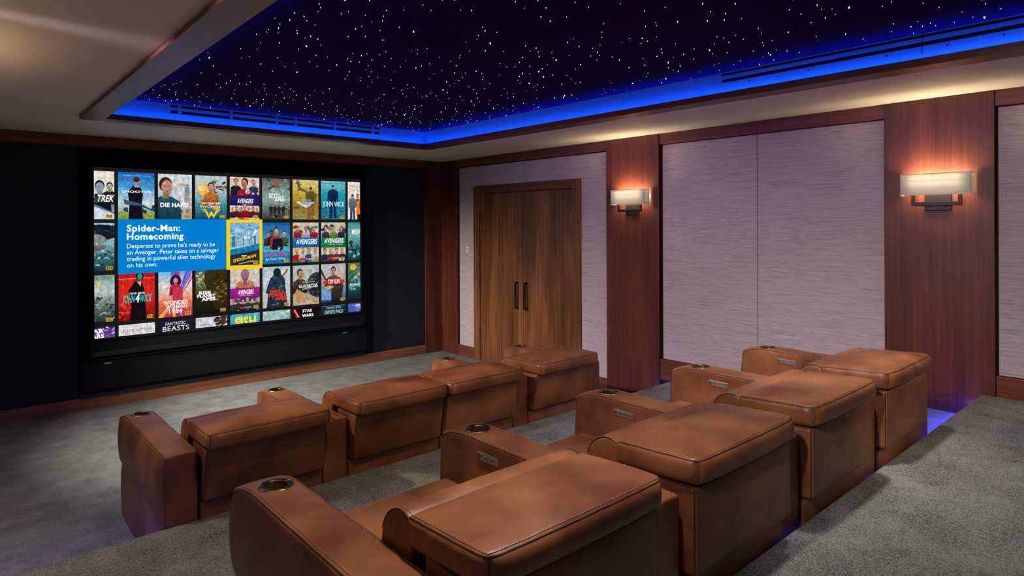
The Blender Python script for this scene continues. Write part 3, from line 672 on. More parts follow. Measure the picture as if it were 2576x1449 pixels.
a = art(3, 2); a.bg((60, 110, 90), (100, 100, 50), (40, 40, 20), (16, 20, 8)); a.fleck(18, 0, .35, .9, 1.4, [(190, 120, 60), (110, 150, 130), (200, 180, 150)], .08); a.poly([(.3, 1.47), (.25, 1.1), (.45, .6), (.6, .1), (1, .1), (1, 1.47)], (60, 50, 24), (44, 36, 16)); a.fleck(44, .5, 1, .3, 1.3, [(96, 80, 34), (130, 108, 56), (60, 48, 22), (40, 32, 14)], .11, .6); a.text('RISE', .10, .48, .66, .76, WH, .05); a.text('PLANET', .05, .62, .56, .65, WH, .05); a.text('APES', .18, .62, .44, .54, WH, .06); a.badge()
a = art(4, 2); a.bg((216, 206, 190), (206, 190, 180), (190, 170, 160)); a.bust(.5, 1.2, .38, (180, 120, 140), (160, 100, 120), (110, 100, 140)); a.poly([(.2, .95), (.38, 1.05), (.5, .8), (.62, 1.05), (.8, .95), (.72, .7), (.28, .7)], (200, 120, 60)); a.rect(0, 1, .42, .78, (166, 30, 140), (140, 24, 130))
for i in range(6): a.bust(.1 + i * .16, .32 + .03 * (i % 2), .14, random.choice([SK, (120, 84, 66)]), random.choice([(40, 30, 26), (200, 150, 80)]), random.choice([(40, 46, 60), (60, 60, 70), (30, 60, 90)]))
a.rect(.32, .5, .06, .12, (214, 40, 50)); a.text('STUDIOS', .51, .7, .065, .115, (230, 230, 230)); a.text('AVENGERS', .25, .78, .56, .71, WH, .03, .12); a.text('INFINITY WAR', .3, .7, .5, .53, (230, 210, 230)); a.badge()
a = art(5, 2); a.bg((186, 202, 208), (196, 206, 206), (190, 196, 190)); a.fleck(20, 0, 1, .8, 1.4, [(206, 214, 216), (172, 190, 198)], .13); a.poly([(.14, .0), (.2, .5), (.1, .55), (.25, 1.0), (.42, 1.2), (.66, 1.2), (.8, 1.0), (.84, .55), (.9, 0)], (36, 60, 74), (30, 44, 56)); a.blob(.52, 1.26, .14, .16, (30, 40, 50)); a.fleck(40, .25, .8, .1, 1.1, [(60, 84, 98), (24, 36, 46), (90, 110, 120)], .07); a.poly([(.7, 1.15), (.9, 1.38), (.95, 1.34), (.74, 1.08)], (140, 110, 80)); a.text('WAR', .24, .66, .52, .63, (226, 50, 40), .06); a.text('PLANET', .22, .86, .40, .51, (226, 50, 40), .06); a.text('APES', .44, .88, .26, .38, (226, 50, 40), .06); a.badge()
a = art(6, 2); a.bg((170, 190, 190), (190, 190, 176), (170, 150, 120), (190, 180, 160)); a.blob(.95, .72, .42, .48, (60, 66, 70)); a.blob(.95, .72, .36, .42, (34, 38, 44)); a.fleck(34, .6, 1, .35, 1.1, [(90, 96, 100), (50, 54, 60), (120, 120, 116)], .05); a.bust(.27, 1.15, .30, (206, 150, 110), (44, 34, 28), (70, 60, 56), 1); a.poly([(0, .3), (.15, .6), (.4, .45), (.5, .1), (.2, .05)], (200, 150, 104)); a.poly([(.35, .55), (.95, .66), (.95, .69), (.36, .6)], (170, 180, 190)); a.text('RUSSELL CROWE', .34, .84, .82, .86, WH); a.text('GLADIATOR', .22, .96, .64, .76, WH, .02); a.badge()
a = art(7, 2); a.bg((190, 196, 206), (196, 176, 160), (110, 140, 176), (30, 50, 90)); a.poly([(0, 1.3), (.2, .9), (.2, .8), (0, 1.1)], (60, 70, 80)); a.poly([(0, .1), (0, .5), (.25, .6), (.45, .1)], (110, 160, 210)); a.bust(.48, 1.2, .27, (206, 150, 116), (40, 28, 24), (90, 90, 60)); a.poly([(.1, .6), (.2, .9), (.75, .95), (.9, .6), (.8, 0), (.4, 0), (.4, .5)], (70, 70, 52), (24, 24, 30)); a.blob(.3, .58, .2, .06, (216, 160, 124)); a.text('TOM CRUISE', .08, .94, 1.39, 1.43, (150, 60, 80)); a.rect(.08, .95, .72, .84, (216, 40, 36)); a.poly([(.22, .69), (.78, .69), (.74, .9), (.26, .9)], (216, 40, 36)); a.text('TOP GUN', .27, .74, .72, .87, WH, .03); a.badge()
a = art(8, 2); a.bg((110, 120, 50), (60, 100, 90), (30, 80, 80), (16, 24, 24)); a.blob(.22, 1.3, .14, .12, (220, 190, 60)); a.blob(.42, 1.1, .18, .2, (80, 120, 116)); a.poly([(.36, 1.0), (.5, 1.1), (.5, .95)], (246, 180, 30)); a.fleck(30, 0, .6, .4, .95, [(70, 150, 140), (30, 80, 80), (140, 180, 170)], .08); a.text('PACIFIC', .08, 1.1, .58, .66, WH, .02)
# row 3 (its lower part is cut off by the display)
a = art(0, 3); a.bg((60, 30, 90), (150, 110, 220), (150, 110, 220)); a.fleck(20, .5, 1, 1.1, 1.45, [(190, 160, 250), (110, 70, 190), (240, 230, 255)], .07, .3); a.text('STAR', .2, .72, 1.30, 1.41, WH, .05); a.text('WARS', .2, .72, 1.14, 1.26, WH, .05)
a = art(1, 3); a.bg((226, 226, 232), (214, 214, 220)); a.text('The', .45, .53, 1.37, 1.40, (150, 120, 60)); a.text("King's Man", .12, .88, 1.24, 1.35, (150, 118, 56)); a.rect(.12, .88, 1.19, 1.195, (150, 140, 120))
a = art(2, 3); a.bg((30, 30, 50), (24, 26, 40)); a.text('FANTASTIC', .2, .80, 1.32, 1.42, WH); a.text('BEASTS', .12, .9, 1.13, 1.29, WH)
a = art(3, 3); a.bg((214, 216, 220), (206, 208, 212)); a.fleck(12, .05, .35, 1.2, 1.42, [(170, 174, 180), (226, 228, 230)], .07); a.fleck(20, .65, 1, 1.1, 1.45, [(70, 50, 44), (100, 70, 60), (50, 36, 32)], .11); a.text('MARK WAHLBERG', .1, .46, 1.2, 1.23, (60, 60, 66))
a = art(4, 3); a.bg((60, 170, 200), (120, 200, 210)); a.fleck(16, 0, 1, 1.1, 1.47, [(150, 215, 220), (40, 150, 190)], .12, .5); a.text('SISU', .15, .87, 1.02, 1.35, (240, 226, 20), .05)
a = art(5, 3); a.bg((150, 190, 185), (190, 208, 200)); a.fleck(22, 0, 1, 1.1, 1.47, [(176, 206, 200), (206, 220, 214), (140, 180, 176)], .14, .5)
a = art(6, 3); a.bg((20, 16, 18), (16, 14, 16)); a.poly([(0, 1.42), (.08, 1.45), (.32, 1.05), (.2, 1.0)], (226, 30, 24)); a.poly([(.04, 1.42), (.07, 1.43), (.28, 1.05), (.24, 1.04)], (255, 170, 150)); a.text('STAR', .36, .74, 1.31, 1.41, WH, .04); a.text('WARS', .34, .78, 1.13, 1.24, WH, .04)
a = art(7, 3); a.bg((16, 50, 66), (14, 40, 56)); a.rect(.04, .96, 1.44, 1.45, (120, 200, 205)); a.text('FANTASTIC BEASTS', .2, .8, 1.34, 1.41, (190, 225, 225)); a.text('GRINDELWALD', .12, .88, 1.15, 1.29, (190, 230, 228))
a = art(8, 3); a.bg((70, 90, 190), (60, 120, 220)); a.poly([(.15, 1.4), (.6, 1.42), (.6, 1.2)], (236, 190, 210)); a.fleck(12, 0, .5, 1.1, 1.4, [(60, 150, 230), (120, 90, 200)], .08)
IM = bpy.data.materials.new('display_picture'); IM.use_nodes = True; nt = IM.node_tree; nt.nodes.clear()
ou = nt.nodes.new('ShaderNodeOutputMaterial'); em = nt.nodes.new('ShaderNodeEmission'); at = nt.nodes.new('ShaderNodeAttribute'); at.attribute_name = 'Col'
tc_ = nt.nodes.new('ShaderNodeTexCoord'); no_ = nt.nodes.new('ShaderNodeTexNoise'); no_.inputs['Scale'].default_value = 26; no_.inputs['Detail'].default_value = 4; no_.inputs['Roughness'].default_value = .6
nt.links.new(tc_.outputs['Object'], no_.inputs['Vector'])
mr_ = nt.nodes.new('ShaderNodeMapRange'); mr_.inputs['From Min'].default_value = .34; mr_.inputs['From Max'].default_value = .66; mr_.inputs['To Min'].default_value = .62; mr_.inputs['To Max'].default_value = 1.22; nt.links.new(no_.outputs['Fac'], mr_.inputs[0])
mf_ = nt.nodes.new('ShaderNodeMix'); mf_.data_type = 'FLOAT'; nt.links.new(at.outputs['Alpha'], mf_.inputs[0]); nt.links.new(mr_.outputs[0], mf_.inputs[2]); mf_.inputs[3].default_value = 1.0
nt.links.new(at.outputs['Color'], em.inputs[0]); nt.links.new(mf_.outputs[0], em.inputs[1]); nt.links.new(em.outputs[0], ou.inputs[0])
for v in img.verts: v.co -= so
me = bpy.data.meshes.new('display'); img.to_mesh(me); img.free(); me.materials.append(IM)
o = bpy.data.objects.new('display', me); COL.objects.link(o); o.parent = scr; o['label'] = 'lit picture of a film menu, posters around a blue text box'

# ================================================================== RECLINERS
WA, WS, AH = .1615, .6815, .672
def finish(name, rb, mats, parent):
    bm = bmesh.new(); rb.build(bm); return new(name, bm, mats, parent, True)
def wr(x, y, z, k=1.0):
    return k * (math.sin(x * 23 + y * 9) * math.sin(y * 31 + z * 17 + 1.3) + .6 * math.sin(x * 51 + 2 * y) * math.sin(z * 44 + x * 12))
def make_arm(root, x0, outer=False, ctl=True):
    def fn(q, u):
        x, y, z = q
        yy = (y / 1.06)
        if z > .3:                                # front edge rolls over
            t = max(0, (y - .90) / .16); z -= .026 * t * t * max(0, u[2])
        if y > .9: y += .022 * max(0, math.sin(PI * min(1, max(0, z / .69)))) * (y - .9) / .16
        if outer and u[0] < 0:                    # padded outer side with a fold across it
            zf = .35 - .03 * max(0, 1 - y / .5) + .0
            if z > zf: b = .022 * math.sin(PI * min(1, (z - zf) / (AH - zf))) ** .6
            else: b = .010 * math.sin(PI * max(0, z / zf)) ** .5 - .004
            x += b * u[0] * min(1, max(0, (y + .005) / .10))
        elif not outer and u[0] < 0 and y > .5: x += -.002
        if u[2] > .5: z += .006 * (1 - u[0] ** 2) + .0012 * wr(x, y, z)
        return (x, y, z)
    rb = RBox(x0 + .002, x0 + WA - .002, 0, 1.06, .015, AH, .010, (6, 26, 22), 3, fn)
    bm = bmesh.new(); rb.build(bm)
    o = new('armrest', bm, [LEATHER], None, True)
    cy, cx, cz = .917, x0 + WA / 2, AH + .004
    cb = bmesh.new(); lathe(cb, [(.0001, -.075), (.0425, -.075), (.0425, .05), (.0001, .05)], 40, c=(cx, cy, cz))
    bmesh.ops.remove_doubles(cb, verts=cb.verts, dist=.0005)
    co = new('cutter', cb, [LEATHER]); md = o.modifiers.new('b', 'BOOLEAN'); md.object = co; md.operation = 'DIFFERENCE'; md.solver = 'EXACT'
    me = bpy.data.meshes.new_from_object(o.evaluated_get(bpy.context.evaluated_depsgraph_get()))
    o.modifiers.clear(); o.data = me; bpy.data.objects.remove(co)
    o.parent = root
    cup = bmesh.new()
    z_ = cz - .0035
    def ring(R, r, zc, mi):
        for a in range(48):
            pass
        prof = [(R + r * math.cos(t), zc + r * .8 * math.sin(t)) for t in (2 * PI * i / 10 for i in range(11))]
        lathe(cup, prof, 48, mi, (cx, cy, z_))
    ring(.0505, .0045, .004, 0); ring(.0445, .0028, .005, 1); ring(.0405, .0030, .0035, 0)
    lathe(cup, [(.054, .001), (.0395, .003)], 48, 1, (cx, cy, z_))
    lathe(cup, [(.0395, .003), (.0395, -.062), (.0395, -.068), (.036, -.0705), (.0001, -.0705)], 48, 2, (cx, cy, z_))
    c = new('cup_holder', cup, [BRASS, GUN, CUPIN], o, True, 'round brass rimmed cup holder')
    # welt and stitching along both top edges
    side = lambda sx: rb.path([(sx, -1, 1), (sx, .86, 1)], .03) + rb.path([(sx, .9, 1), (sx, 1, .93), (sx, 1, .3)], .02)
    welt(o, list(reversed(side(-1))) + side(1), .0021)
    for sx in (-1, 1): welt(o, rb.path([(sx, -1, .98), (sx, -1, -.5)], .04), .0013)
    ins = 1 - .010 / (WA / 2)
    for sx in (-1, 1): stitching(o, rb.path([(sx * ins, -.97, 1), (sx * ins, .9, 1)], .03))
    if ctl:
        bm = bmesh.new(); y0, y1, z0, z1 = .697, .817, .598, .631; xf = x0 + .0005
        b2 = BB(.0035, (xf - .0045, xf + .004, y0, y1, z0, z1)); 
        mp_ = {v: bm.verts.new(v.co) for v in b2.verts}
        for f in b2.faces: bm.faces.new([mp_[v] for v in f.verts]).material_index = 0
        b2.free()
        bx(bm, xf - .0052, xf - .004, y1 - .014, y1 - .009, z0 + .008, z1 - .008, 2)
        for a, b in ((y1 - .034, y1 - .020), (y1 - .068, y1 - .040), (y1 - .104, y1 - .075)):
            z_0, z_1 = z0 + .0075, z1 - .0075; e = .0015
            for t in ((a, b, z_0, z_0 + e), (a, b, z_1 - e, z_1), (a, a + e, z_0, z_1), (b - e, b, z_0, z_1)):
                bx(bm, xf - .0062, xf - .004, t[0], t[1], t[2], t[3], 1)
        new('control_panel', bm, [NICKEL, NICK2, SLOT], o, False, 'brushed metal control panel with small buttons')
    return o
def recliner(name, label, left=True, right=False, outer=False, row=1, lctl=True, seed=0, t0=0, t1=0):
    """local frame: x along the row from the left arm, y toward the screen from the back, z up"""
    root = thing(name, label, 'recliner', (0, 0, 0))
    g = .006
    a, b = WA + g + t0, WA + WS - g - t1
    if left: make_arm(root, 0, outer, lctl)
    if right: make_arm(root, WA + WS, False, True)
    lean = .045 if row == 1 else .0
    hoff = -.062 if row == 1 else 0.0
    rnd = random.Random(seed)
    ph = rnd.uniform(0, 6)
    # base box
    finish('base', RBox(a, b, -.012, .90, 0, .405, .012, (6, 6, 4), 2, lambda q, u: (q[0], q[1] - (.004 * (1 - u[0] ** 2) if u[1] < -.5 else 0), q[2])), LEATHER, root)
    # upright back shell
    def fs(q, u):
        x, y, z = q; t = max(0, (z - .41) / .29)
        y -= lean * t + (.010 * (1 - u[0] ** 4) * (1 - u[2] ** 2) if u[1] < 0 else 0)
        if u[1] < -.6: y += .0035 * math.exp(-((x - (a + b) / 2) / .004) ** 2)
        if u[2] > .6: z += -.012 * (1 - abs(u[0]) ** 6) * (1 - abs(u[1]) ** 2) + .001 * wr(x, y, z)
        return (x, y, z)
    sh = RBox(a + .006, b - .006, -.045, .20, .412, .700, .016, (33, 8, 12), 3, fs)
    so_ = finish('back_shell', sh, LEATHER, root)
    for sx in (-1, 1):
        welt(so_, sh.path([(sx, -1, -.95), (sx, -1, 1), (sx, .5, 1)], .02), .002)
        ins = 1 - .009 / sh.h[0]; stitching(so_, [p - Vector((0, .0006, 0)) for p in sh.path([(sx * ins, -1.0, -.9), (sx * ins, -1.0, .9)], .03)], lift=0)
    welt(so_, sh.path([(0, -1, -.95), (0, -1, .95)], .02), .0012)
    # backrest cushion with its rolled top
    def fb(q, u):
        x, y, z = q
        t = max(0, (z - .42) / .36)
        y += .085 * (1 - t) + hoff * t * .6
        if u[1] > .30: y += .012 * (1 - u[0] ** 4) * max(0, 1 - abs((z - .60) / .17) ** 2)
        if z > .70: z += .006 * (1 - u[0] ** 4) + .0012 * wr(x + ph, y, z)
        return (x, y, z)
    yc, rr = .297, .078
    prof = [(yc + rr * math.cos(a_), .775 - rr + rr * math.sin(a_)) for a_ in (PI * i_ / 16 for i_ in range(17))] + [(yc - rr, .6), (yc - rr, .5), (yc - rr, .41), (yc - rr * .3, .40), (yc + rr * .4, .40), (yc + rr, .41), (yc + rr, .47), (yc + rr, .53), (yc + rr, .59), (yc + rr, .65)]
    bk = Ext(a, b, prof, .012, 18, fb)
    bo = finish('backrest', bk, LEATHER, root)
    for sx in (-1, 1):
        xx = a + .004 if sx < 0 else b - .004
        welt(bo, [bk.at(xx, .002, p) for p in reversed(prof[:17])][:] if False else [bk.at(xx, .001, p) for p in prof[:17]], .0022)
        xs_ = xx - sx * .012
        stitching(bo, [bk.at(xs_, -.0006, p) for p in prof[2:17]], lift=0)
    # headrest folded back flat over the shell
    hy0, hy1 = (-.062, .268)
    if row == 1: hy0, hy1 = (-.085 + hoff * .9, .268 + hoff * .75)
    def fh(q, u):
        x, y, z = q
        z += ((.030 if row == 1 else .024) * (1 - abs(u[0]) ** 2.4) * (1 - abs(u[1]) ** 2.6)) * (1 if u[2] > 0 else -.15)
        tilt = .016 if row == 2 else .004
        z += tilt * (-u[1]) * .5
        y += -.010 * (1 - u[2] ** 2) * (1 if u[1] < 0 else 0) + .012 * (1 - abs(u[0]) ** 3) * (-1 if u[1] < 0 else 0) * .8
        x += .006 * u[0] * (1 - u[2] ** 2) * (1 - abs(u[1]) ** 3)
        e = max(abs(u[0]), abs(u[1]))
        am = .0016 - .0009 * max(0, e - .75) / .25
        z += am * wr(x * 1.0 + ph, y * 1.1, z) * (1 if u[2] > 0 else .3)
        k_ = max(0, abs(u[0]) - .86) / .14 * max(0, -u[1] - .72) / .28
        y += .020 * k_ ** 2; x -= .020 * k_ ** 2 * (1 if u[0] > 0 else -1)
        if u[1] < -.9 and u[2] < .9: y += .0022 * math.sin(x * 95 + ph * 3) * math.sin(x * 37 + ph) * (1 - u[2] ** 2)
        if abs(u[0]) > .9: x += u[0] * .0022 * math.sin(y * 110 + ph * 2) * math.sin(y * 47 + ph) * (1 - u[2] ** 2)
        return (x, y, z)
    hd = RBox(a - .003 + (.004 if t0 else 0), b + .003 - (.004 if t1 else 0), hy0, hy1, .700, .784, .020, (34, 20, 6), 4, fh)
    ho = finish('headrest', hd, LEATHER, root)
    welt(ho, hd.path([(-1, .96, 1), (-1, -1, 1)], .015)[:-1] + hd.path([(-1, -1, 1), (1, -1, 1)], .015)[:-1] + hd.path([(1, -1, 1), (1, .96, 1)], .015), .0022)
    for sx in (-1, 1): welt(ho, hd.path([(sx, -1, 1), (sx, -1, -.9)], .01), .0014)
    ix = 1 - .011 / hd.h[0]; iy = 1 - .011 / hd.h[1]
    stitching(ho, hd.path([(-ix, .93, 1), (-ix, -iy, 1)], .015)[:-1] + hd.path([(-ix, -iy, 1), (ix, -iy, 1)], .015)[:-1] + hd.path([(ix, -iy, 1), (ix, .93, 1)], .015))
    # hinge pad under the headrest
    new('headrest_bracket', BB(.004, (a + .05, b - .05, .05 + hoff, .22 + hoff * .5, .684, .722)), GAP, root)
    # seat cushion and footrest
    def fq(q, u):
        x, y, z = q
        z += .012 * (1 - u[0] ** 4) * (1 - u[1] ** 4) * (1 if u[2] > 0 else 0) + .0012 * wr(x, y, z)
        return (x, y, z)
    finish('seat', RBox(a - .002, b + .002, .40, 1.015, .34, .482, .045, (14, 14, 3), 5, fq), LEATHER, root)
    finish('footrest', RBox(a, b, .905, .995, .03, .335, .02, (8, 3, 6), 3, None), LEATHER, root)
    return root
X1, Y1, X2, Y2 = .801, 3.548, .7124, 1.138
P_ = WA + WS
AX3 = X1 + 2 * WA + 3 * WS - .0167                      # arm shared by the third and fourth seats of the front row
def put(o, x, y, z, g): o.location = (x, y, z); o['group'] = g
F_, G_ = 'front row recliners', 'rear row recliners'
put(recliner('recliner', 'brown leather recliner at the left end of the front row, arm facing open carpet', True, False, True, 1, False, 1), X1, Y1, 0, F_)
put(recliner('recliner', 'brown leather recliner second from left in the front row, no arm on its right', True, False, False, 1, True, 2, 0, .009), X1 + P_, Y1, 0, F_)
put(recliner('recliner', 'brown leather recliner third from left in the front row, no arm on its left', False, True, False, 1, True, 3, .009, 0), AX3 - P_, Y1, 0, F_)
put(recliner('recliner', 'brown leather recliner at the right end of the front row, before the double door', False, True, False, 1, True, 4), AX3, Y1, 0, F_)
put(recliner('recliner', 'nearest and largest tan leather recliner, at the left end of the rear row', True, False, True, 2, False, 5), X2, Y2, R1, G_)
put(recliner('recliner', 'tan leather recliner second from the left in the rear row', True, False, False, 2, True, 6), X2 + P_, Y2, R1, G_)
put(recliner('recliner', 'tan leather recliner third from the left in the rear row', True, False, False, 2, True, 7), X2 + 2 * P_, Y2, R1, G_)
put(recliner('recliner', 'tan leather recliner at the right end of the rear row, beside the large sconce pillar', True, True, False, 2, True, 8), X2 + 3 * P_, Y2, R1, G_)

# ================================================================== WALL SCONCES
def shade_mat():
    m = bpy.data.materials.new('linen_shade'); m.use_nodes = True; nt = m.node_tree; nt.nodes.clear()
    o = nt.nodes.new('ShaderNodeOutputMaterial'); d = nt.nodes.new('ShaderNodeBsdfDiffuse'); t = nt.nodes.new('ShaderNodeBsdfTranslucent'); mx = nt.nodes.new('ShaderNodeMixShader')
    d.inputs[0].default_value = (.75, .68, .56, 1); t.inputs[0].default_value = (.34, .355, .34, 1); mx.inputs[0].default_value = .55
    nt.links.new(d.outputs[0], mx.inputs[1]); nt.links.new(t.outputs[0], mx.inputs[2]); nt.links.new(mx.outputs[0], o.inputs[0]); return m
SHADE = shade_mat(); SHEDGE = mat('shade_trim', (.80, .76, .66), .7)
TUBE = mat('lamp_tube', (.9, .85, .75), .5, 0, .3, (1.0, .80, .60), 110)
TUBE2 = mat('lamp_tube_left_wall', (.9, .85, .75), .5, 0, .3, (1.0, .78, .55), 260)
UPW = 3.9
def sconce(label, y, s=1):
    """local: x points away from the wall (negative toward the room), origin on the pillar face"""
    px = WX - .045
    t = thing('wall_sconce', label, 'wall lamp', (px if s > 0 else WX + LX - px, y, 2.117), 'box shaded wall sconces')
    def mk(name, bm, m, **k):
        if s < 0:
            for v in bm.verts: v.co.x = -v.co.x
        return new(name, bm, m, t, **k)
    w, h0, h1, d0, d1 = .217, -.073, .077, -.012, -.100
    bm = bmesh.new(); th = .0015
    for q in ((d1, d1 + th, -w, w), (d1, d0, -w, -w + th), (d1, d0, w - th, w)): bx(bm, q[0], q[1], q[2], q[3], h0, h1)
    sh = mk('shade', bm, SHADE, label='cream linen shade')
    bm = bmesh.new()
    for z in (h0, h1):
        for q in ((d1 - .001, d1 + .002, -w - .001, w + .001), (d1, d0, -w - .001, -w + .002), (d1, d0, w - .002, w + .001)): bx(bm, q[0], q[1], q[2], q[3], z - .003, z + .003)
    e = mk('shade_trim', bm, SHEDGE); e.parent = sh
    mk('frame', BB(.002, (-.060, -.050, -.157, .157, -.152, -.124), (-.060, -.050, -.157, -.131, -.125, -.05), (-.060, -.050, .131, .157, -.125, -.05), (-.058, -.052, -.217, .217, -.058, -.050), (-.052, -.016, -.14, -.13, -.06, -.05), (-.052, -.016, .13, .14, -.06, -.05)), DARKM, label='dark bronze U-shaped bracket')
    mk('back_plate', BB(.003, (-.018, 0, -.083, .083, -.187, -.03)), DARKM)
    bm = bmesh.new()
    for q in (-.045, .045): lathe(bm, [(.0001, 0), (.009, 0), (.009, .036), (.0001, .036)], 16, 0, (0, 0, 0)); 
    k = 0
    for v in bm.verts:
        pass
    bm.free(); bm = bmesh.new()
    for q in (-.045, .045):
        tube(bm, [(-.052, q, -.145), (-.014, q, -.145)], .009, 12)
    mk('standoff', bm, DARKM)
    bm = bmesh.new(); tube(bm, [(-.066, -.165, .010), (-.066, .165, .010)], .0125, 14)
    mk('lamp_tube', bm, TUBE if s > 0 else TUBE2)
    lx = t.location.x - .052 * s
    area('sconce_lamp_up', (lx, y, 2.117 + .03), (PI, 0, 0), .06, .34, UPW if s > 0 else UPW * 1.5, (1.0, .80, .46))
    area('sconce_lamp_down', (lx, y, 2.117 - .02), (0, 0, 0), .06, .34, UPW * .22, (1.0, .70, .42))
    return t
sconce('small box-shaded wall sconce on the pillar right of the double door', 4.09)
sconce('largest box-shaded wall sconce, on the pillar near the right edge', 1.358)
sconce('box-shaded wall sconce on the left wall pillar nearer the screen', 4.09, -1)
sconce('box-shaded wall sconce on the left wall pillar beside the rear row', 1.358, -1)

# ================================================================== TRAY: vents, star panels, added fill lights
zA, zB = 2.826, 2.905
t = thing('air_vent', 'long two-slot air vent in the blue tray wall above the screen', 'vent', (2.475, TY1 - .002, 2.826), 'slot vents in the blue tray')
o = Vector(t.location); yf = TY1 - .002
new('backing', loc(B((1.439, 3.513, yf - .002, yf, zA, zB)), o), SLOT, t)
new('rail', loc(B((1.42, 3.53, yf - .010, yf, 2.855, 2.880)), o), TRAYGLOW, t)
new('rail', loc(B((1.42, 3.53, yf - .010, yf, 2.903, 2.9115)), o), TRAYGLOW, t)
new('rail', loc(B((1.42, 3.53, yf - .010, yf, 2.818, 2.828)), o), TRAYGLOW, t)
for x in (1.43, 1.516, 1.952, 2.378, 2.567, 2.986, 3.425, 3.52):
    new('mullion', loc(B((x - .013, x + .013, yf - .009, yf, 2.827, 2.904)), o), TRAYGLOW, t)
    
t = thing('air_vent', 'very long two-slot air vent in the bright blue tray wall over the right side', 'vent', (TX1 - .002, 1.0, 2.826), 'slot vents in the blue tray')
o = Vector(t.location); xf = TX1 - .002; ye0, ye1 = -.02, 2.36
new('backing', loc(B((xf - .002, xf, ye0, ye1, 2.838, 2.908)), o), SLOT, t)
new('rail', loc(B((xf - .010, xf, ye0, ye1 + .01, 2.866, 2.889)), o), TRAYGLOW, t)
new('rail', loc(B((xf - .010, xf, ye0, ye1 + .01, 2.9065, 2.9115)), o), TRAYGLOW, t)
new('rail', loc(B((xf - .010, xf, ye0, ye1 + .01, 2.790, 2.841)), o), TRAYGLOW, t)
for y in (ye1 + .005,): new('end_cap', loc(B((xf - .0095, xf, y - .006, y + .006, 2.84, 2.907)), o), TRAYGLOW, t)
new('joint', loc(B((xf - .0106, xf - .001, 1.118, 1.122, 2.792, 2.911)), o), SLOT, t)
for y in (.25, .75, 1.0, 1.3, 1.75, 2.15):
    bm = bmesh.new(); tube(bm, [(xf - .012, y, 2.822), (xf - .009, y, 2.822)], .005, 10); new('screw', loc(bm, o), DARKM, t)

sx = [TX0, 2.50, TX1]; sy = [TY1, 4.58, 3.03, 1.48, TY0]
STARM = mat('star_point', (.8, .9, 1), .5, 0, .5, (.72, .90, 1.0), 3.4)
def star_mesh(r, h):
    bm = bmesh.new(); ring = [bm.verts.new((r * math.cos(2 * PI * k / 6), r * math.sin(2 * PI * k / 6), 0)) for k in range(6)]
    low = [bm.verts.new((.6 * r * math.cos(2 * PI * k / 6), .6 * r * math.sin(2 * PI * k / 6), -h)) for k in range(6)]
    for k in range(6): bm.faces.new((ring[k], ring[(k + 1) % 6], low[(k + 1) % 6], low[k]))
    bm.faces.new(low)
    me = bpy.data.meshes.new('star_point'); bmesh.ops.recalc_face_normals(bm, faces=bm.faces); bm.to_mesh(me); bm.free(); me.materials.append(STARM); return me
SM = [star_mesh(.0009, .004), star_mesh(.0013, .005), star_mesh(.0018, .007), star_mesh(.0034, .009)]
names = {(0, 0): 'above the left half of the screen vent', (1, 0): 'in the far right corner of the tray', (0, 1): 'left of centre, one panel back from the screen end', (1, 1): 'right of centre, one panel back from the screen end',
         (0, 2): 'over the left recliners of the front row', (1, 2): 'beside the start of the long right vent', (0, 3): 'over the camera end of the tray, left', (1, 3): 'beside the near end of the long right vent'}
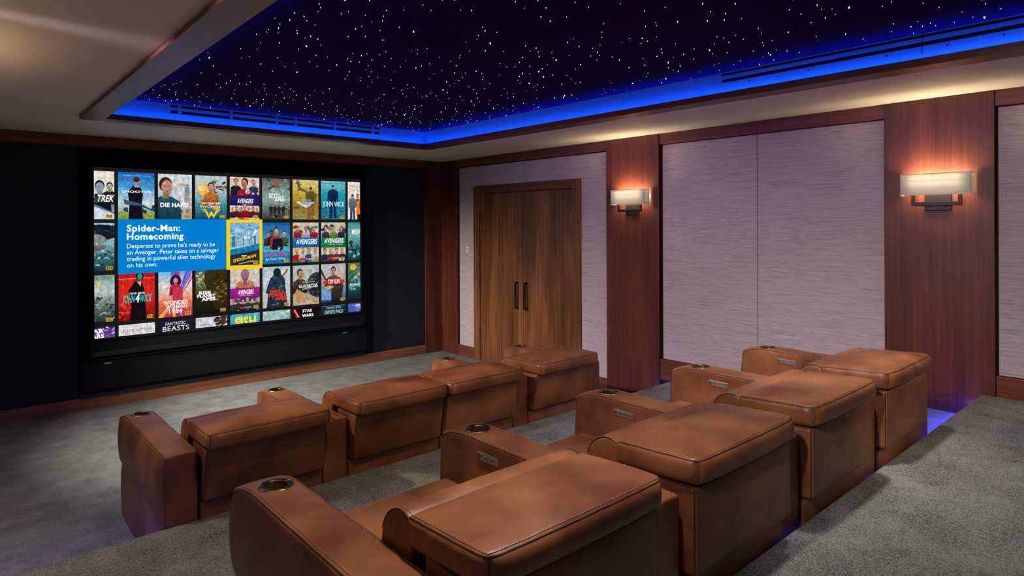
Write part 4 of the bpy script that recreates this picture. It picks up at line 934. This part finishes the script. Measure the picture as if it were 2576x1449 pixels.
for j in range(4):
    for i in range(2):
        x0, x1, y1, y0 = sx[i] + .001, sx[i + 1] - .001, sy[j] - .001, sy[j + 1] + .001
        if i == 0: x0 += .001
        t = thing('star_ceiling_panel', 'dark starry ceiling panel ' + names[(i, j)], 'ceiling panel', ((x0 + x1) / 2, (y0 + y1) / 2, TZ), 'starry ceiling panels')
        o = Vector(t.location)
        new('panel_board', loc(BB(.0015, (x0, x1, y0, y1, TZ, TZ + .018)), o), STARC, t)
        rest = bmesh.new(); cnt = int(42 * (x1 - x0) * (y1 - y0)); pts = []
        for q in range(cnt):
            for _ in range(12):
                p = (random.uniform(x0 + .03, x1 - .03), random.uniform(y0 + .03, y1 - .03))
                if all((p[0] - a_) ** 2 + (p[1] - b_) ** 2 > .05 ** 2 for a_, b_ in pts): break
            pts.append(p)
            me = random.choices(SM, (36, 38, 20, 4))[0]
            if q < 99:
                so2 = bpy.data.objects.new('star_point', me); COL.objects.link(so2); so2.parent = t; so2.location = (p[0] - o.x, p[1] - o.y, 0); so2.rotation_euler = (random.uniform(-.5, .5), random.uniform(-.5, .5), 0)
            else:
                tmp = bmesh.new(); tmp.from_mesh(me); mp_ = {v: rest.verts.new(v.co + Vector((p[0] - o.x, p[1] - o.y, 0))) for v in tmp.verts}
                for f in tmp.faces: rest.faces.new([mp_[v] for v in f.verts])
                tmp.free()
        if cnt > 99:
            ro = new('star_points', rest, STARM, t); ro['kind'] = 'stuff'
        else: rest.free()
DLM = mat('fill_lens', (.9, .9, .85), .4, 0, .5, (1, .8, .6), 6)  # glowing disc of the added fill fixtures
DN = ['in the rear soffit, left', 'in the rear soffit, centre', 'in the rear soffit, right', 'in the starry ceiling, left, toward the front row', 'in the starry ceiling, middle, toward the front row', 'in the starry ceiling over the nearest recliner', 'in the starry ceiling over the middle of the rear row',
      'in the left soffit, closest to the screen wall', 'in the left soffit, second from the screen wall', 'in the left soffit, beside the front row', 'in the left soffit, just behind the front row', 'in the left soffit, between the two rows', 'in the left soffit, beside the rear row', 'in the left soffit, over the step edge', 'in the left soffit, over the open front carpet']
for k, (x, y, z, ax, ay, az, p, cone, c) in enumerate(FILL):  # out-of-view fixtures added to brighten the room
    t = thing('fill_light', 'small added round fill light ' + DN[k], 'fill_light', (x, y, z), 'added fill lights')
    bm = bmesh.new(); lathe(bm, [(.045, 0), (.045, -.004), (.034, -.004), (.030, .0)], 28); new('trim_ring', bm, DARKM, t, True)
    bm = bmesh.new(); lathe(bm, [(.0001, -.001), (.031, -.001)], 28); new('lens', bm, DLM, t)
    spot('fill_lamp', (x, y, z - .03), (ax, ay, az), p, c, math.radians(cone), 1.0, .06)
